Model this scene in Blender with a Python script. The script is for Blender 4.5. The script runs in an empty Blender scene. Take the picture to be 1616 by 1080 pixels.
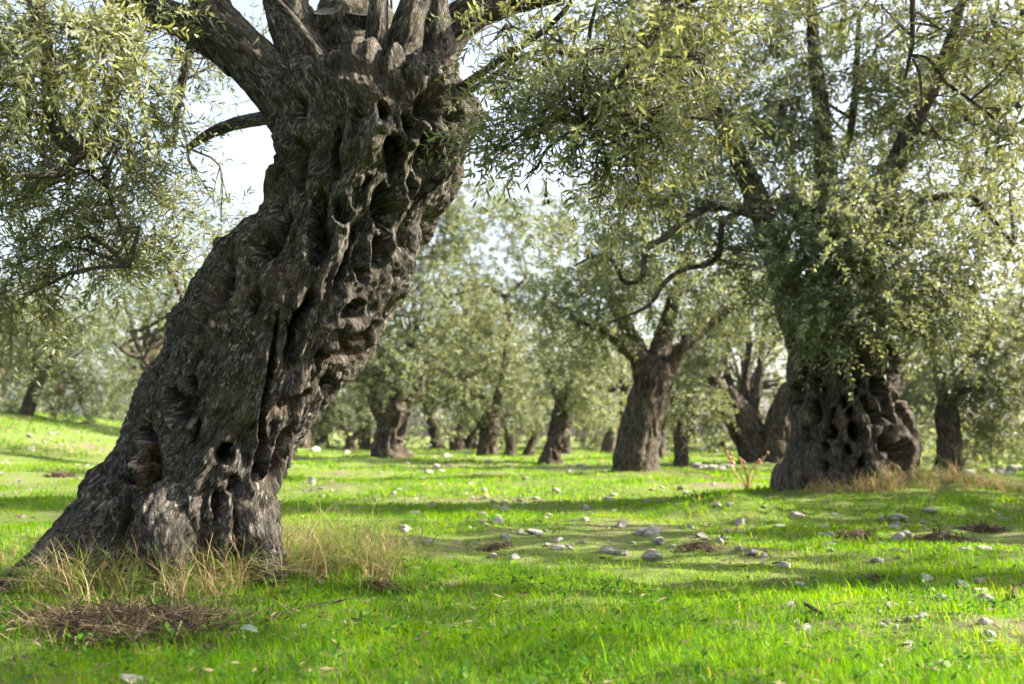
import bpy, math, random
import numpy as np
from mathutils import Matrix, Vector

# ------------------------------------------------------------------ camera, sky, sun, exposure
sc = bpy.context.scene
FPX, CU, CV = 1571.0, 808.0, 540.0          # focal length and centre in photo pixels (35 mm lens)
CAMZ, HORIZON = 0.62, 688.0
PITCH = math.atan((HORIZON - CV) / FPX)
CP, SP = math.cos(PITCH), math.sin(PITCH)
cam_d = bpy.data.cameras.new('camera'); cam = bpy.data.objects.new('camera', cam_d)
sc.collection.objects.link(cam)
cam.location = (0, 0, CAMZ); cam.rotation_euler = (math.pi / 2 + PITCH, 0, 0)
cam_d.lens = 35; cam_d.sensor_width = 36; cam_d.clip_end = 2000; cam_d.clip_start = 0.05
cam_d.dof.use_dof = True; cam_d.dof.focus_distance = 3.95; cam_d.dof.aperture_fstop = 2.8
sc.camera = cam

SUN_EL, SUN_AZ = 29.0, 84.0                 # degrees; azimuth clockwise from +Y
w = bpy.data.worlds.new('World'); sc.world = w; w.use_nodes = True
nt = w.node_tree; bg = nt.nodes['Background']
sky = nt.nodes.new('ShaderNodeTexSky'); sky.sky_type = 'NISHITA'; sky.sun_disc = False
sky.sun_elevation = math.radians(SUN_EL); sky.sun_rotation = math.radians(SUN_AZ)
sky.air_density = 1.0; sky.dust_density = 4.0; sky.ozone_density = 1.0
hs = nt.nodes.new('ShaderNodeHueSaturation'); hs.inputs['Saturation'].default_value = 0.6; hs.inputs['Value'].default_value = 1.2   # thin white veil over the whole sky
nt.links.new(sky.outputs[0], hs.inputs['Color']); nt.links.new(hs.outputs[0], bg.inputs[0]); bg.inputs[1].default_value = 0.082
sun_d = bpy.data.lights.new('sun', 'SUN'); sun_d.energy = 5.0; sun_d.angle = math.radians(0.53)
sun_d.color = (1.0, 0.91, 0.74)
sun = bpy.data.objects.new('sun', sun_d); sc.collection.objects.link(sun)
_e, _a = math.radians(SUN_EL), math.radians(SUN_AZ)
SUNV = Vector((math.sin(_a) * math.cos(_e), math.cos(_a) * math.cos(_e), math.sin(_e)))
sun.rotation_euler = SUNV.to_track_quat('Z', 'Y').to_euler()
sun.location = SUNV * 60
vs = sc.view_settings
vs.view_transform = 'Standard'; vs.look = 'None'; vs.exposure = 2.28; vs.gamma = 1.0; vs.use_curve_mapping = False
sc.cycles.use_denoising = True
sc.cycles.max_bounces = 5; sc.cycles.transparent_max_bounces = 4; sc.cycles.volume_bounces = 0
sc.cycles.diffuse_bounces = 4; sc.cycles.glossy_bounces = 1; sc.cycles.transmission_bounces = 3
sc.cycles.use_adaptive_sampling = True; sc.cycles.adaptive_threshold = 0.03
sc.cycles.sample_clamp_indirect = 8.0

# ------------------------------------------------------------------ helpers
RNG = np.random.default_rng(7)
def px(u, v, Y):
    """point at forward distance Y that stands where the photo shows pixel (u, v)"""
    dx, dy = (u - CU) / FPX, (CV - v) / FPX
    t = Y / (CP - dy * SP)
    return np.array([dx * t, Y, CAMZ + t * (SP + dy * CP)])
def proj(P):
    z = P[:, 2] - CAMZ
    dep = P[:, 1] * CP + z * SP; up = -P[:, 1] * SP + z * CP
    dep = np.where(np.abs(dep) < 1e-3, 1e-3, dep)
    return CU + FPX * P[:, 0] / dep, CV - FPX * up / dep, dep
def sstep(a, b, x):
    t = np.clip((x - a) / (b - a), 0, 1); return t * t * (3 - 2 * t)
def nrm(v):
    return v / np.maximum(np.linalg.norm(v, axis=-1, keepdims=True), 1e-9)

_pr = np.random.default_rng(3)
_PERM = np.tile(_pr.permutation(256), 3)
_GR = nrm(_pr.normal(size=(256, 3)))
def perlin(P):
    i = np.floor(P).astype(np.int64); f = P - i; i &= 255
    u = f * f * f * (f * (f * 6 - 15) + 10)
    out = 0
    for dx in (0, 1):
        wx = u[:, 0] if dx else 1 - u[:, 0]
        for dy in (0, 1):
            wy = u[:, 1] if dy else 1 - u[:, 1]
            for dz in (0, 1):
                wz = u[:, 2] if dz else 1 - u[:, 2]
                h = _PERM[_PERM[_PERM[i[:, 0] + dx] + i[:, 1] + dy] + i[:, 2] + dz]
                out = out + wx * wy * wz * np.einsum('ij,ij->i', _GR[h], f - np.array([dx, dy, dz]))
    return out * 1.6
def fbm(P, octv=4, lac=2.0, gain=0.5):
    a, s, r = 1.0, 1.0, 0
    for k in range(octv):
        r = r + a * perlin(P * s + 17.3 * k); a *= gain; s *= lac
    return r
def worley(P):
    i = np.floor(P).astype(np.int64); f = P - i
    F1 = np.full(len(P), 9.0); F2 = np.full(len(P), 9.0)
    for dx in (-1, 0, 1):
        for dy in (-1, 0, 1):
            for dz in (-1, 0, 1):
                c = (i + np.array([dx, dy, dz])) & 255
                h = _PERM[_PERM[_PERM[c[:, 0]] + c[:, 1]] + c[:, 2]]
                q = np.stack([h, _PERM[h], _PERM[_PERM[h]]], 1) / 255.0 * 0.9 + 0.05
                d = np.linalg.norm(q + np.array([dx, dy, dz]) - f, axis=1)
                F2 = np.where(d < F1, F1, np.minimum(F2, d)); F1 = np.minimum(F1, d)
    return F1, F2

def mesh_from(name, V, faces, mats, attrs=None, smooth=True, midx=None):
    """faces: list of (n,k) index arrays (k = 3 or 4); midx: material index per list entry; attrs: name -> (n,) or (n,3)"""
    me = bpy.data.meshes.new(name)
    V = np.asarray(V, dtype=np.float32)
    faces = [np.asarray(f, dtype=np.int32) for f in faces]
    idx = np.concatenate([f.ravel() for f in faces])
    tot = np.concatenate([np.full(len(f), f.shape[1], dtype=np.int32) for f in faces])
    start = np.concatenate([[0], np.cumsum(tot)[:-1]]).astype(np.int32)
    me.vertices.add(len(V)); me.vertices.foreach_set('co', V.ravel())
    me.loops.add(len(idx)); me.loops.foreach_set('vertex_index', idx)
    me.polygons.add(len(tot)); me.polygons.foreach_set('loop_start', start)
    try: me.polygons.foreach_set('loop_total', tot)
    except Exception: pass
    me.polygons.foreach_set('use_smooth', np.full(len(tot), smooth))
    if midx is not None:
        me.polygons.foreach_set('material_index', np.concatenate([np.full(len(f), m, dtype=np.int32) for f, m in zip(faces, midx)]))
    for m in mats: me.materials.append(m)
    for k, a in (attrs or {}).items():
        a = np.asarray(a, dtype=np.float32)
        if a.ndim == 1:
            at = me.attributes.new(k, 'FLOAT', 'POINT'); at.data.foreach_set('value', a)
        else:
            at = me.attributes.new(k, 'FLOAT_VECTOR', 'POINT'); at.data.foreach_set('vector', a.ravel())
    me.update(calc_edges=True)
    return me
def link(name, me, parent=None):
    o = bpy.data.objects.new(name, me); sc.collection.objects.link(o)
    if parent is not None:
        o.parent = parent; o.matrix_parent_inverse = Matrix.Translation(-parent.location)
    return o
def tag(o, label=None, cat=None, group=None, kind=None):
    for k, v in (('label', label), ('category', cat), ('group', group), ('kind', kind)):
        if v: o[k] = v
    return o
def empty(name, loc):
    o = bpy.data.objects.new(name, None); sc.collection.objects.link(o)
    o.location = tuple(float(c) for c in loc); o.empty_display_size = 0.1
    return o
class Bag:
    """collects vertices, faces and one attribute set, to be linked as one mesh"""
    def __init__(s): s.V, s.F, s.M, s.A, s.n = [], [], [], {}, 0
    def add(s, V, faces, m=0, **attrs):
        for f in faces: s.F.append(np.asarray(f) + s.n); s.M.append(m)
        s.V.append(V)
        for k, a in attrs.items(): s.A.setdefault(k, []).append(a)
        s.n += len(V)
    def build(s, name, mats, parent=None, smooth=True):
        me = mesh_from(name, np.concatenate(s.V), s.F, mats, {k: np.concatenate(a) for k, a in s.A.items()}, smooth, s.M)
        return link(name, me, parent)

# ------------------------------------------------------------------ materials
class NT:
    def __init__(s, name):
        s.m = bpy.data.materials.new(name); s.m.use_nodes = True
        s.t = s.m.node_tree; s.t.nodes.clear(); s.out = s.n('ShaderNodeOutputMaterial')
    def n(s, typ, **kw):
        nd = s.t.nodes.new(typ)
        for k, v in kw.items(): setattr(nd, k, v)
        return nd
    def l(s, a, b): s.t.links.new(a, b)
    def noise(s, co, scale, detail=4, rough=0.55, dist=0.0):
        nd = s.n('ShaderNodeTexNoise'); nd.inputs['Scale'].default_value = scale
        nd.inputs['Detail'].default_value = detail; nd.inputs['Roughness'].default_value = rough
        nd.inputs['Distortion'].default_value = dist
        if co is not None: s.l(co, nd.inputs['Vector'])
        return nd.outputs['Fac']
    def ramp(s, fac, stops):
        nd = s.n('ShaderNodeValToRGB'); e = nd.color_ramp.elements
        while len(e) < len(stops): e.new(0.5)
        for el, (p, c) in zip(e, stops):
            el.position = p; el.color = (c, c, c, 1) if isinstance(c, (int, float)) else (*c, 1)
        s.l(fac, nd.inputs['Fac']); return nd.outputs['Color']
    def mix(s, fac, a, b, blend='MIX'):
        nd = s.n('ShaderNodeMix', data_type='RGBA', blend_type=blend)
        for sock, v in ((nd.inputs[0], fac), (nd.inputs[6], a), (nd.inputs[7], b)):
            if isinstance(v, (int, float)): sock.default_value = v
            elif isinstance(v, tuple): sock.default_value = (*v, 1)
            else: s.l(v, sock)
        return nd.outputs[2]
    def math(s, op, a, b=0.0):
        nd = s.n('ShaderNodeMath', operation=op)
        for sock, v in ((nd.inputs[0], a), (nd.inputs[1], b)):
            if isinstance(v, (int, float)): sock.default_value = v
            else: s.l(v, sock)
        return nd.outputs[0]
    def attr(s, name, vec=False):
        nd = s.n('ShaderNodeAttribute', attribute_name=name)
        return nd.outputs['Vector' if vec else 'Fac']
    def mapping(s, co, scale):
        nd = s.n('ShaderNodeMapping'); nd.inputs['Scale'].default_value = scale
        s.l(co, nd.inputs['Vector']); return nd.outputs[0]
    def bump(s, h, strength, dist, prev=None):
        nd = s.n('ShaderNodeBump'); nd.inputs['Strength'].default_value = strength; nd.inputs['Distance'].default_value = dist
        s.l(h, nd.inputs['Height'])
        if prev is not None: s.l(prev, nd.inputs['Normal'])
        return nd.outputs[0]
    def principled(s, col, rough=0.8, normal=None, spec=0.3):
        p = s.n('ShaderNodeBsdfPrincipled'); p.inputs['Roughness'].default_value = rough
        p.inputs['Specular IOR Level'].default_value = spec
        if isinstance(col, tuple): p.inputs['Base Color'].default_value = (*col, 1)
        else: s.l(col, p.inputs['Base Color'])
        if normal is not None: s.l(normal, p.inputs['Normal'])
        return p
    def done(s, sh): s.l(sh, s.out.inputs['Surface']); return s.m

def bark_material(name, dark, mid, pale, lichen=True, scale=1.0):
    t = NT(name)
    co = t.attr('bark_co', True)
    st = t.mapping(co, (1, 1, 0.30))
    n1 = t.noise(st, 48 * scale, 9, 0.74, 0.5)
    n2 = t.noise(st, 120 * scale, 5, 0.75, 0.3)
    n3 = t.noise(co, 5 * scale, 5, 0.6)
    n4 = t.noise(st, 14 * scale, 6, 0.65, 0.8)
    wn = t.n('ShaderNodeTexNoise'); wn.inputs['Scale'].default_value = 30 * scale; wn.inputs['Detail'].default_value = 3; t.l(st, wn.inputs['Vector'])
    wadd = t.n('ShaderNodeMix', data_type='VECTOR'); wadd.inputs[0].default_value = 0.05 / scale
    t.l(st, wadd.inputs[4]); t.l(wn.outputs['Color'], wadd.inputs[5])
    vo = t.n('ShaderNodeTexVoronoi', feature='DISTANCE_TO_EDGE'); vo.inputs['Scale'].default_value = 105 * scale; t.l(wadd.outputs[1], vo.inputs['Vector'])
    vc = t.n('ShaderNodeTexVoronoi', feature='F1'); vc.inputs['Scale'].default_value = 105 * scale; t.l(wadd.outputs[1], vc.inputs['Vector'])
    plate = t.ramp(vo.outputs['Distance'], [(0.0, 0.35), (0.20, 1.0)])
    fis = t.math('MULTIPLY', t.math('MULTIPLY', t.ramp(n1, [(0.43, 0.0), (0.55, 1.0)]), plate), t.ramp(n4, [(0.35, 0.25), (0.55, 1.0)]))
    c = t.mix(fis, dark, mid)
    sep = t.n('ShaderNodeSeparateColor'); t.l(vc.outputs['Color'], sep.inputs[0])
    flake = t.math('MULTIPLY', t.ramp(sep.outputs[0], [(0.30, 0.0), (0.85, 1.0)]), t.math('MULTIPLY', plate, t.ramp(n2, [(0.46, 0.0), (0.56, 1.0)])))
    c = t.mix(t.math('MULTIPLY', flake, t.ramp(n3, [(0.38, 0.35), (0.62, 1.0)])), c, pale)
    br = t.ramp(t.noise(co, 2.3 * scale, 3), [(0.45, 0.0), (0.70, 0.3)])
    c = t.mix(br, c, (mid[0] * 1.0, mid[1] * 0.82, mid[2] * 0.62))
    if lichen:
        pos = t.n('ShaderNodeNewGeometry').outputs['Position']
        mo = t.attr('moss')
        mcol = t.mix(t.noise(pos, 60, 3), (0.05, 0.055, 0.018), (0.11, 0.10, 0.035))
        c = t.mix(t.math('MULTIPLY', mo, t.ramp(t.noise(pos, 30, 5, 0.7), [(0.42, 0.0), (0.62, 1.0)])), c, mcol)
        lo = t.attr('lichen')
        c = t.mix(t.math('MULTIPLY', lo, t.ramp(t.noise(pos, 26, 6, 0.75), [(0.50, 0.0), (0.58, 1.0)])), c, (0.30, 0.155, 0.022))
        wo = t.attr('wood')
        c = t.mix(t.math('MULTIPLY', wo, t.ramp(n1, [(0.35, 0.1), (0.6, 0.9)])), c, (0.125, 0.062, 0.035))
    h = t.math('ADD', t.math('ADD', t.math('MULTIPLY', n1, 1.0), t.math('MULTIPLY', n2, 0.45)), n4)
    h = t.math('ADD', h, t.math('MULTIPLY', plate, 0.18))
    b = t.bump(h, 1.0, 0.038 / scale)
    b = t.bump(t.noise(co, 180 * scale, 3), 0.7, 0.003 / scale, b)
    return t.done(t.principled(c, 0.88, b, 0.22).outputs[0])

def leaf_material(name, top, under, trans, tr=0.35):
    t = NT(name)
    g = t.n('ShaderNodeNewGeometry')
    r = t.attr('rnd')
    va = t.ramp(r, [(0.0, 0.62), (0.6, 1.0), (1.0, 1.45)])
    c = t.mix(g.outputs['Backfacing'], top, under)
    c = t.mix(1.0, c, va, 'MULTIPLY')
    yel = t.ramp(r, [(0.985, 0.0), (1.0, 0.5)])
    c = t.mix(yel, c, (0.30, 0.24, 0.06))
    p = t.principled(c, 0.5, None, 0.25)
    tl = t.n('ShaderNodeBsdfTranslucent')
    t.l(t.mix(1.0, trans, va, 'MULTIPLY'), tl.inputs['Color'])
    mx = t.n('ShaderNodeMixShader'); mx.inputs[0].default_value = tr
    t.l(p.outputs[0], mx.inputs[1]); t.l(tl.outputs[0], mx.inputs[2])
    return t.done(mx.outputs[0])

def blade_material(name, stops, trans_gain, tr=0.45, rough=0.5):
    t = NT(name)
    c = t.ramp(t.attr('rnd'), stops)
    p = t.principled(c, rough, None, 0.08)
    tl = t.n('ShaderNodeBsdfTranslucent')
    t.l(t.mix(1.0, c, trans_gain, 'MULTIPLY'), tl.inputs['Color'])
    mx = t.n('ShaderNodeMixShader'); mx.inputs[0].default_value = tr
    t.l(p.outputs[0], mx.inputs[1]); t.l(tl.outputs[0], mx.inputs[2])
    return t.done(mx.outputs[0])

M = {}
M['bark'] = bark_material('olive_bark', (0.014, 0.012, 0.010), (0.130, 0.114, 0.099), (0.45, 0.425, 0.385))
M['bark_far'] = bark_material('olive_bark_far', (0.026, 0.020, 0.016), (0.165, 0.132, 0.105), (0.36, 0.31, 0.255), True, 0.6)
M['twig'] = bark_material('twig_bark', (0.05, 0.04, 0.03), (0.13, 0.105, 0.08), (0.22, 0.19, 0.15), False)
M['leaf'] = leaf_material('olive_leaf', (0.070, 0.092, 0.030), (0.19, 0.212, 0.135), (0.34, 0.35, 0.10), 0.35)
M['leaf_far'] = leaf_material('olive_leaf_far', (0.060, 0.090, 0.044), (0.145, 0.176, 0.122), (0.33, 0.35, 0.12), 0.34)
M['grass'] = blade_material('grass_blade', [(0.0, (0.034, 0.115, 0.002)), (0.45, (0.085, 0.215, 0.003)), (0.8, (0.16, 0.27, 0.006)), (0.93, (0.26, 0.24, 0.06)), (1.0, (0.34, 0.27, 0.13))], (2.35, 1.85, 0.7), 0.48)
M['weed'] = blade_material('weed_leaf', [(0.0, (0.03, 0.095, 0.010)), (0.6, (0.055, 0.15, 0.015)), (1.0, (0.09, 0.20, 0.03))], (1.7, 1.6, 0.9), 0.4, 0.45)
M['straw'] = blade_material('dry_straw', [(0.0, (0.16, 0.11, 0.065)), (0.45, (0.33, 0.25, 0.15)), (0.72, (0.46, 0.37, 0.22)), (0.76, (0.18, 0.24, 0.04)), (1.0, (0.10, 0.19, 0.015))], (1.3, 1.2, 0.9), 0.35, 0.6)
M['dead'] = blade_material('dead_matted_grass', [(0.0, (0.045, 0.031, 0.021)), (0.5, (0.115, 0.083, 0.056)), (0.85, (0.24, 0.185, 0.125)), (1.0, (0.42, 0.33, 0.2))], (1.0, 1.0, 1.0), 0.15, 0.8)

def stone_mat():
    t = NT('pale_limestone')
    tc = t.n('ShaderNodeTexCoord'); oi = t.n('ShaderNodeObjectInfo')
    co = tc.outputs['Object']
    n = t.noise(co, 3.0, 6, 0.65); n2 = t.noise(co, 14.0, 5, 0.7)
    c = t.ramp(n, [(0.3, (0.40, 0.36, 0.30)), (0.5, (0.62, 0.59, 0.53)), (0.75, (0.74, 0.72, 0.67))])
    c = t.mix(t.ramp(n2, [(0.58, 0.0), (0.72, 0.6)]), c, (0.25, 0.22, 0.18))
    c = t.mix(t.ramp(oi.outputs['Random'], [(0.5, 0.0), (1.0, 0.55)]), c, (0.33, 0.28, 0.21))
    b = t.bump(t.math('ADD', n, t.math('MULTIPLY', n2, 0.5)), 0.8, 0.25)
    return t.done(t.principled(c, 0.92, b, 0.15).outputs[0])
M['stone'] = stone_mat()
def soil_mat(name, a, b_, sc_=1.0):
    t = NT(name)
    g = t.n('ShaderNodeNewGeometry'); co = g.outputs['Position']
    n = t.noise(co, 14 * sc_, 8, 0.7); n2 = t.noise(co, 60 * sc_, 4, 0.7)
    c = t.mix(n, a, b_)
    b = t.bump(t.math('ADD', n, n2), 1.0, 0.03)
    return t.done(t.principled(c, 0.95, b, 0.1).outputs[0])
M['clod'] = soil_mat('dry_earth', (0.06, 0.045, 0.03), (0.18, 0.14, 0.10))
def cut_mat():
    t = NT('sawn_wood')
    co = t.n('ShaderNodeTexCoord').outputs['Object']
    wv = t.n('ShaderNodeTexWave', wave_type='RINGS', rings_direction='Z'); wv.inputs['Scale'].default_value = 14; wv.inputs['Distortion'].default_value = 3
    t.l(co, wv.inputs['Vector'])
    c = t.mix(wv.outputs['Fac'], (0.06, 0.052, 0.045), (0.11, 0.097, 0.082))
    c = t.mix(t.ramp(t.noise(co, 30, 4), [(0.5, 0.0), (0.65, 0.7)]), c, (0.05, 0.042, 0.035))
    return t.done(t.principled(c, 0.85).outputs[0])
M['cut'] = cut_mat()
def simple(name, col, rough=0.6, spec=0.4):
    t = NT(name); co = t.n('ShaderNodeNewGeometry').outputs['Position']
    c = t.mix(t.noise(co, 40, 3), tuple(x * 0.75 for x in col), tuple(min(1, x * 1.2) for x in col))
    return t.done(t.principled(c, rough, None, spec).outputs[0])
M['olive'] = simple('ripe_olive_skin', (0.022, 0.014, 0.028), 0.35)
M['olive_red'] = simple('ripening_olive_skin', (0.09, 0.025, 0.03), 0.35)
M['sage'] = simple('silvery_leaf', (0.12, 0.18, 0.12), 0.6, 0.2)
M['thistle'] = simple('dry_thistle', (0.33, 0.20, 0.11), 0.8, 0.1)

# ------------------------------------------------------------------ ground
MOUNDS = [(-1.33, 4.30, 0.95, 0.07), (-0.55, 4.15, 0.55, 0.05), (3.3, 9.3, 1.7, 0.16), (3.9, 8.8, 1.1, 0.07), (1.8, 14.4, 1.3, 0.12), (-2.85, 23.0, 1.6, 0.12),
          (4.9, 20.0, 2.0, 0.15), (-11.8, 24.0, 1.8, 0.2), (-1.5, 3.05, 0.5, 0.05), (1.75, 8.0, 0.45, 0.13), (-0.6, 24, 1.2, 0.1), (7.7, 17.5, 1.3, 0.1)]
def ground_z(x, y):
    x = np.asarray(x, float); y = np.asarray(y, float)
    P = np.stack([x, y, np.zeros_like(x)], -1).reshape(-1, 3)
    n = 0.05 * perlin(P * 0.35) + 0.035 * perlin(P * 1.1 + 5) + 0.014 * perlin(P * 3.7 + 9) + 0.006 * perlin(P * 11 + 2)
    n = n.reshape(x.shape)
    d = np.sqrt(x * x + y * y)
    n = n * sstep(0.3, 2.5, d) * (1 + 0.04 * np.minimum(d, 30))
    for mx, my, r, h in MOUNDS:
        n = n + h * np.exp(-((x - mx) ** 2 + (y - my) ** 2) / (r * r))
    rise = sstep(-3.5, -13, x + 0.12 * (y - 20)) * sstep(7, 27, y)
    n = n + 1.15 * rise + 0.25 * sstep(34, 60, y)
    n = n - 0.12 * sstep(2.0, 7.0, x) * sstep(6, 14, y) * (1 - sstep(30, 40, y))
    return n
import bisect
def gz(x, y):
    i = min(max(bisect.bisect(GXL, x) - 1, 0), len(GXL) - 2); j = min(max(bisect.bisect(GYL, y) - 1, 0), len(GYL) - 2)
    a = (x - GXL[i]) / (GXL[i + 1] - GXL[i]); b = (y - GYL[j]) / (GYL[j + 1] - GYL[j])
    return float((GZ[j, i] * (1 - a) + GZ[j, i + 1] * a) * (1 - b) + (GZ[j + 1, i] * (1 - a) + GZ[j + 1, i + 1] * a) * b)

def build_ground():
    global GXL, GYL, GZ
    s = np.linspace(-1, 1, 181); X = np.sign(s) * (np.sinh(np.abs(s) * 5.6) / np.sinh(5.6)) * 420
    X = np.unique(np.concatenate([X[np.abs(X) > 3], np.linspace(-3, 3, 151)]))
    Y = np.unique(np.concatenate([np.linspace(-60, 0.8, 12), np.linspace(1.0, 6.0, 140), np.geomspace(6.1, 60, 130), np.geomspace(64, 480, 16)]))
    gx, gy = np.meshgrid(X, Y)
    z = ground_z(gx, gy)
    GXL, GYL, GZ = X.tolist(), Y.tolist(), z
    V = np.stack([gx, gy, z], -1).reshape(-1, 3)
    nx, ny = len(X), len(Y)
    i = (np.arange(ny - 1)[:, None] * nx + np.arange(nx - 1)[None]).ravel()
    F = np.stack([i, i + 1, i + nx + 1, i + nx], 1)
    t = NT('meadow_ground')
    co = t.n('ShaderNodeNewGeometry').outputs['Position']
    fl = t.mapping(co, (1, 1, 0.0))
    big = t.noise(fl, 0.55, 5, 0.6); mid = t.noise(fl, 2.6, 6, 0.65); fine = t.noise(fl, 22, 6, 0.7); vf = t.noise(fl, 90, 4, 0.7)
    soil = t.mix(fine, (0.085, 0.062, 0.04), (0.25, 0.20, 0.145))
    soil = t.mix(t.ramp(vf, [(0.58, 0.0), (0.7, 0.6)]), soil, (0.42, 0.385, 0.32))
    green = t.mix(t.noise(fl, 9, 5), (0.055, 0.14, 0.005), (0.15, 0.26, 0.012))
    k = t.ramp(t.math('ADD', t.math('MULTIPLY', big, 0.6), t.math('MULTIPLY', mid, 0.4)), [(0.38, 0.0), (0.50, 1.0)])
    k = t.math('MULTIPLY', k, t.ramp(fine, [(0.3, 0.45), (0.6, 1.0)]))
    c = t.mix(t.math('MULTIPLY', k, t.ramp(t.noise(fl, 45, 5, 0.75), [(0.42, 0.35), (0.56, 1.0)])), soil, green)
    b = t.bump(t.math('ADD', fine, t.math('MULTIPLY', vf, 0.5)), 1.0, 0.02)
    m = t.done(t.principled(c, 0.95, b, 0.1).outputs[0])
    o = link('ground', mesh_from('ground', V, [F], [m])); tag(o, 'uneven grassy ground of the olive grove with bare soil between', None, None, 'structure')
build_ground()

def ground_hit(u, v):
    lo, hi = 1.2, 60.0
    for _ in range(60):
        m = 0.5 * (lo + hi); p = px(u, v, m)
        if p[2] > gz(p[0], p[1]): lo = m
        else: hi = m
    return px(u, v, 0.5 * (lo + hi))

# ------------------------------------------------------------------ tubes, branches, leaves
def resample(P, n):
    """Catmull-Rom through rows of P (any number of columns)"""
    P = np.asarray(P, float)
    Q = np.vstack([2 * P[0] - P[1], P, 2 * P[-1] - P[-2]])
    d = np.concatenate([[0], np.cumsum(np.linalg.norm(np.diff(P[:, :3], axis=0), axis=1))])
    t = np.linspace(0, d[-1], n); k = np.clip(np.searchsorted(d, t, side='right') - 1, 0, len(P) - 2)
    f = ((t - d[k]) / np.maximum(d[k + 1] - d[k], 1e-9))[:, None]
    a, b, c, e = Q[k], Q[k + 1], Q[k + 2], Q[k + 3]
    return 0.5 * (2 * b + (c - a) * f + (2 * a - 5 * b + 4 * c - e) * f ** 2 + (3 * b - a - 3 * c + e) * f ** 3), t
def frames(C):
    T = nrm(np.gradient(C, axis=0)); N = np.zeros_like(C)
    ref = np.array([0, -1.0, 0]) if abs(T[0][1]) < 0.9 else np.array([1.0, 0, 0])
    n = ref - T[0] * ref.dot(T[0]); N[0] = n / np.linalg.norm(n)
    for i in range(1, len(C)):
        n = N[i - 1] - T[i] * N[i - 1].dot(T[i]); N[i] = n / np.linalg.norm(n)
    return T, N, np.cross(T, N)
def grid_faces(nr, nc, closed=True):
    i = np.arange(nr - 1)[:, None] * nc; j = np.arange(nc if closed else nc - 1)[None]
    j2 = (j + 1) % nc
    return np.stack([i + j, i + j2, i + nc + j2, i + nc + j], -1).reshape(-1, 4)
def tube(pts, n=12, sides=7, rough=0.06, seed=0, cap=True):
    """pts rows (x,y,z,r); returns V, faces, bark_co"""
    R, s = resample(pts, n); C, r = R[:, :3], np.maximum(R[:, 3], 0.0008)
    T, N, B = frames(C)
    th = np.arange(sides) * 2 * np.pi / sides
    D = N[:, None] * np.cos(th)[None, :, None] + B[:, None] * np.sin(th)[None, :, None]
    V = C[:, None] + D * r[:, None, None]
    if rough > 0:
        q = V.reshape(-1, 3)
        k = fbm(q * 9 + seed, 3) * rough * 1.2 + perlin(q * 3 + seed) * rough
        V = C[:, None] + D * (r[:, None] * (1 + k.reshape(n, sides) * 1.6))[:, :, None]
    co = np.stack([np.broadcast_to(np.cos(th) * r.mean(), (n, sides)), np.broadcast_to(np.sin(th) * r.mean(), (n, sides)), np.broadcast_to(s[:, None], (n, sides))], -1)
    V = V.reshape(-1, 3); co = co.reshape(-1, 3)
    F = [grid_faces(n, sides)]
    if cap:
        V = np.vstack([V, C[-1] + T[-1] * r[-1] * 0.3]); co = np.vstack([co, co[-1]])
        b = (n - 1) * sides; k = np.arange(sides)
        F.append(np.stack([b + k, b + (k + 1) % sides, np.full(sides, n * sides)], 1))
    return V, F, co

def gnarl(pts, n, sides, seed, amp=1.0, flare=0.0, twist=0.6, cells=1.0):
    """old olive trunk: fluted strands, hollows between them. pts rows (x,y,z,r)"""
    R, s = resample(pts, n); C, r = R[:, :3].copy(), R[:, 3].copy()
    T, N, B = frames(C)
    th = np.arange(sides) * 2 * np.pi / sides
    S = np.broadcast_to(s[:, None], (n, sides)); TH = np.broadcast_to(th[None], (n, sides)) + 0 * S
    rm = r.mean()
    tw = TH + twist * S / s[-1] + 0.25 * np.sin(S / s[-1] * 5 + seed)
    q = np.stack([np.cos(tw) * rm, np.sin(tw) * rm, S], -1).reshape(-1, 3)
    w0 = np.stack([perlin(q * 3 / rm * 0.4 + seed + 31 * k) for k in range(3)], 1)
    k = 1.0 / rm
    qa = np.stack([q[:, 0] * k * 1.7, q[:, 1] * k * 1.7, q[:, 2] * k * 0.8], 1) * cells + 0.35 * w0 + seed * 3.1
    F1, F2 = worley(qa)
    strand = sstep(0.10, 0.46, F2 - F1)                   # 0 on the strands, 1 in the hollows
    mask = sstep(-0.35, 0.35, perlin(q * k * 0.8 + seed + 50))
    flute = np.abs(perlin(np.stack([q[:, 0] * k * 2.4, q[:, 1] * k * 2.4, q[:, 2] * k * 0.35], 1) + seed + 70))
    d = -0.24 * strand * (0.2 + 0.8 * mask) / cells ** 0.5 + 0.20 * (flute - 0.25) + 0.10 * perlin(q * k * 1.1 + seed) \
        + 0.05 * perlin(q * k * 3.3 + seed) + 0.025 * np.abs(perlin(np.stack([q[:, 0] * k * 9, q[:, 1] * k * 9, q[:, 2] * k * 3], 1)))
    rr = r[:, None] * (1 + amp * d.reshape(n, sides))
    if flare > 0:
        h = np.exp(-S / (rm * 0.8))
        lob = 0.5 + 0.5 * np.cos(TH * 5 + seed + 0.6 * np.sin(TH * 2 + seed))
        rr = rr + r[:, None] * flare * h * (0.35 + 0.9 * lob ** 2)
    D = N[:, None] * np.cos(th)[None, :, None] + B[:, None] * np.sin(th)[None, :, None]
    V = (C[:, None] + D * rr[:, :, None]).reshape(-1, 3)
    V = np.vstack([V, C[-1] + T[-1] * r[-1] * 0.25]); q = np.vstack([q, q[-1]])
    b = (n - 1) * sides; j = np.arange(sides)
    F = [grid_faces(n, sides), np.stack([b + j, b + (j + 1) % sides, np.full(sides, n * sides)], 1)]
    return V, F, q

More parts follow.
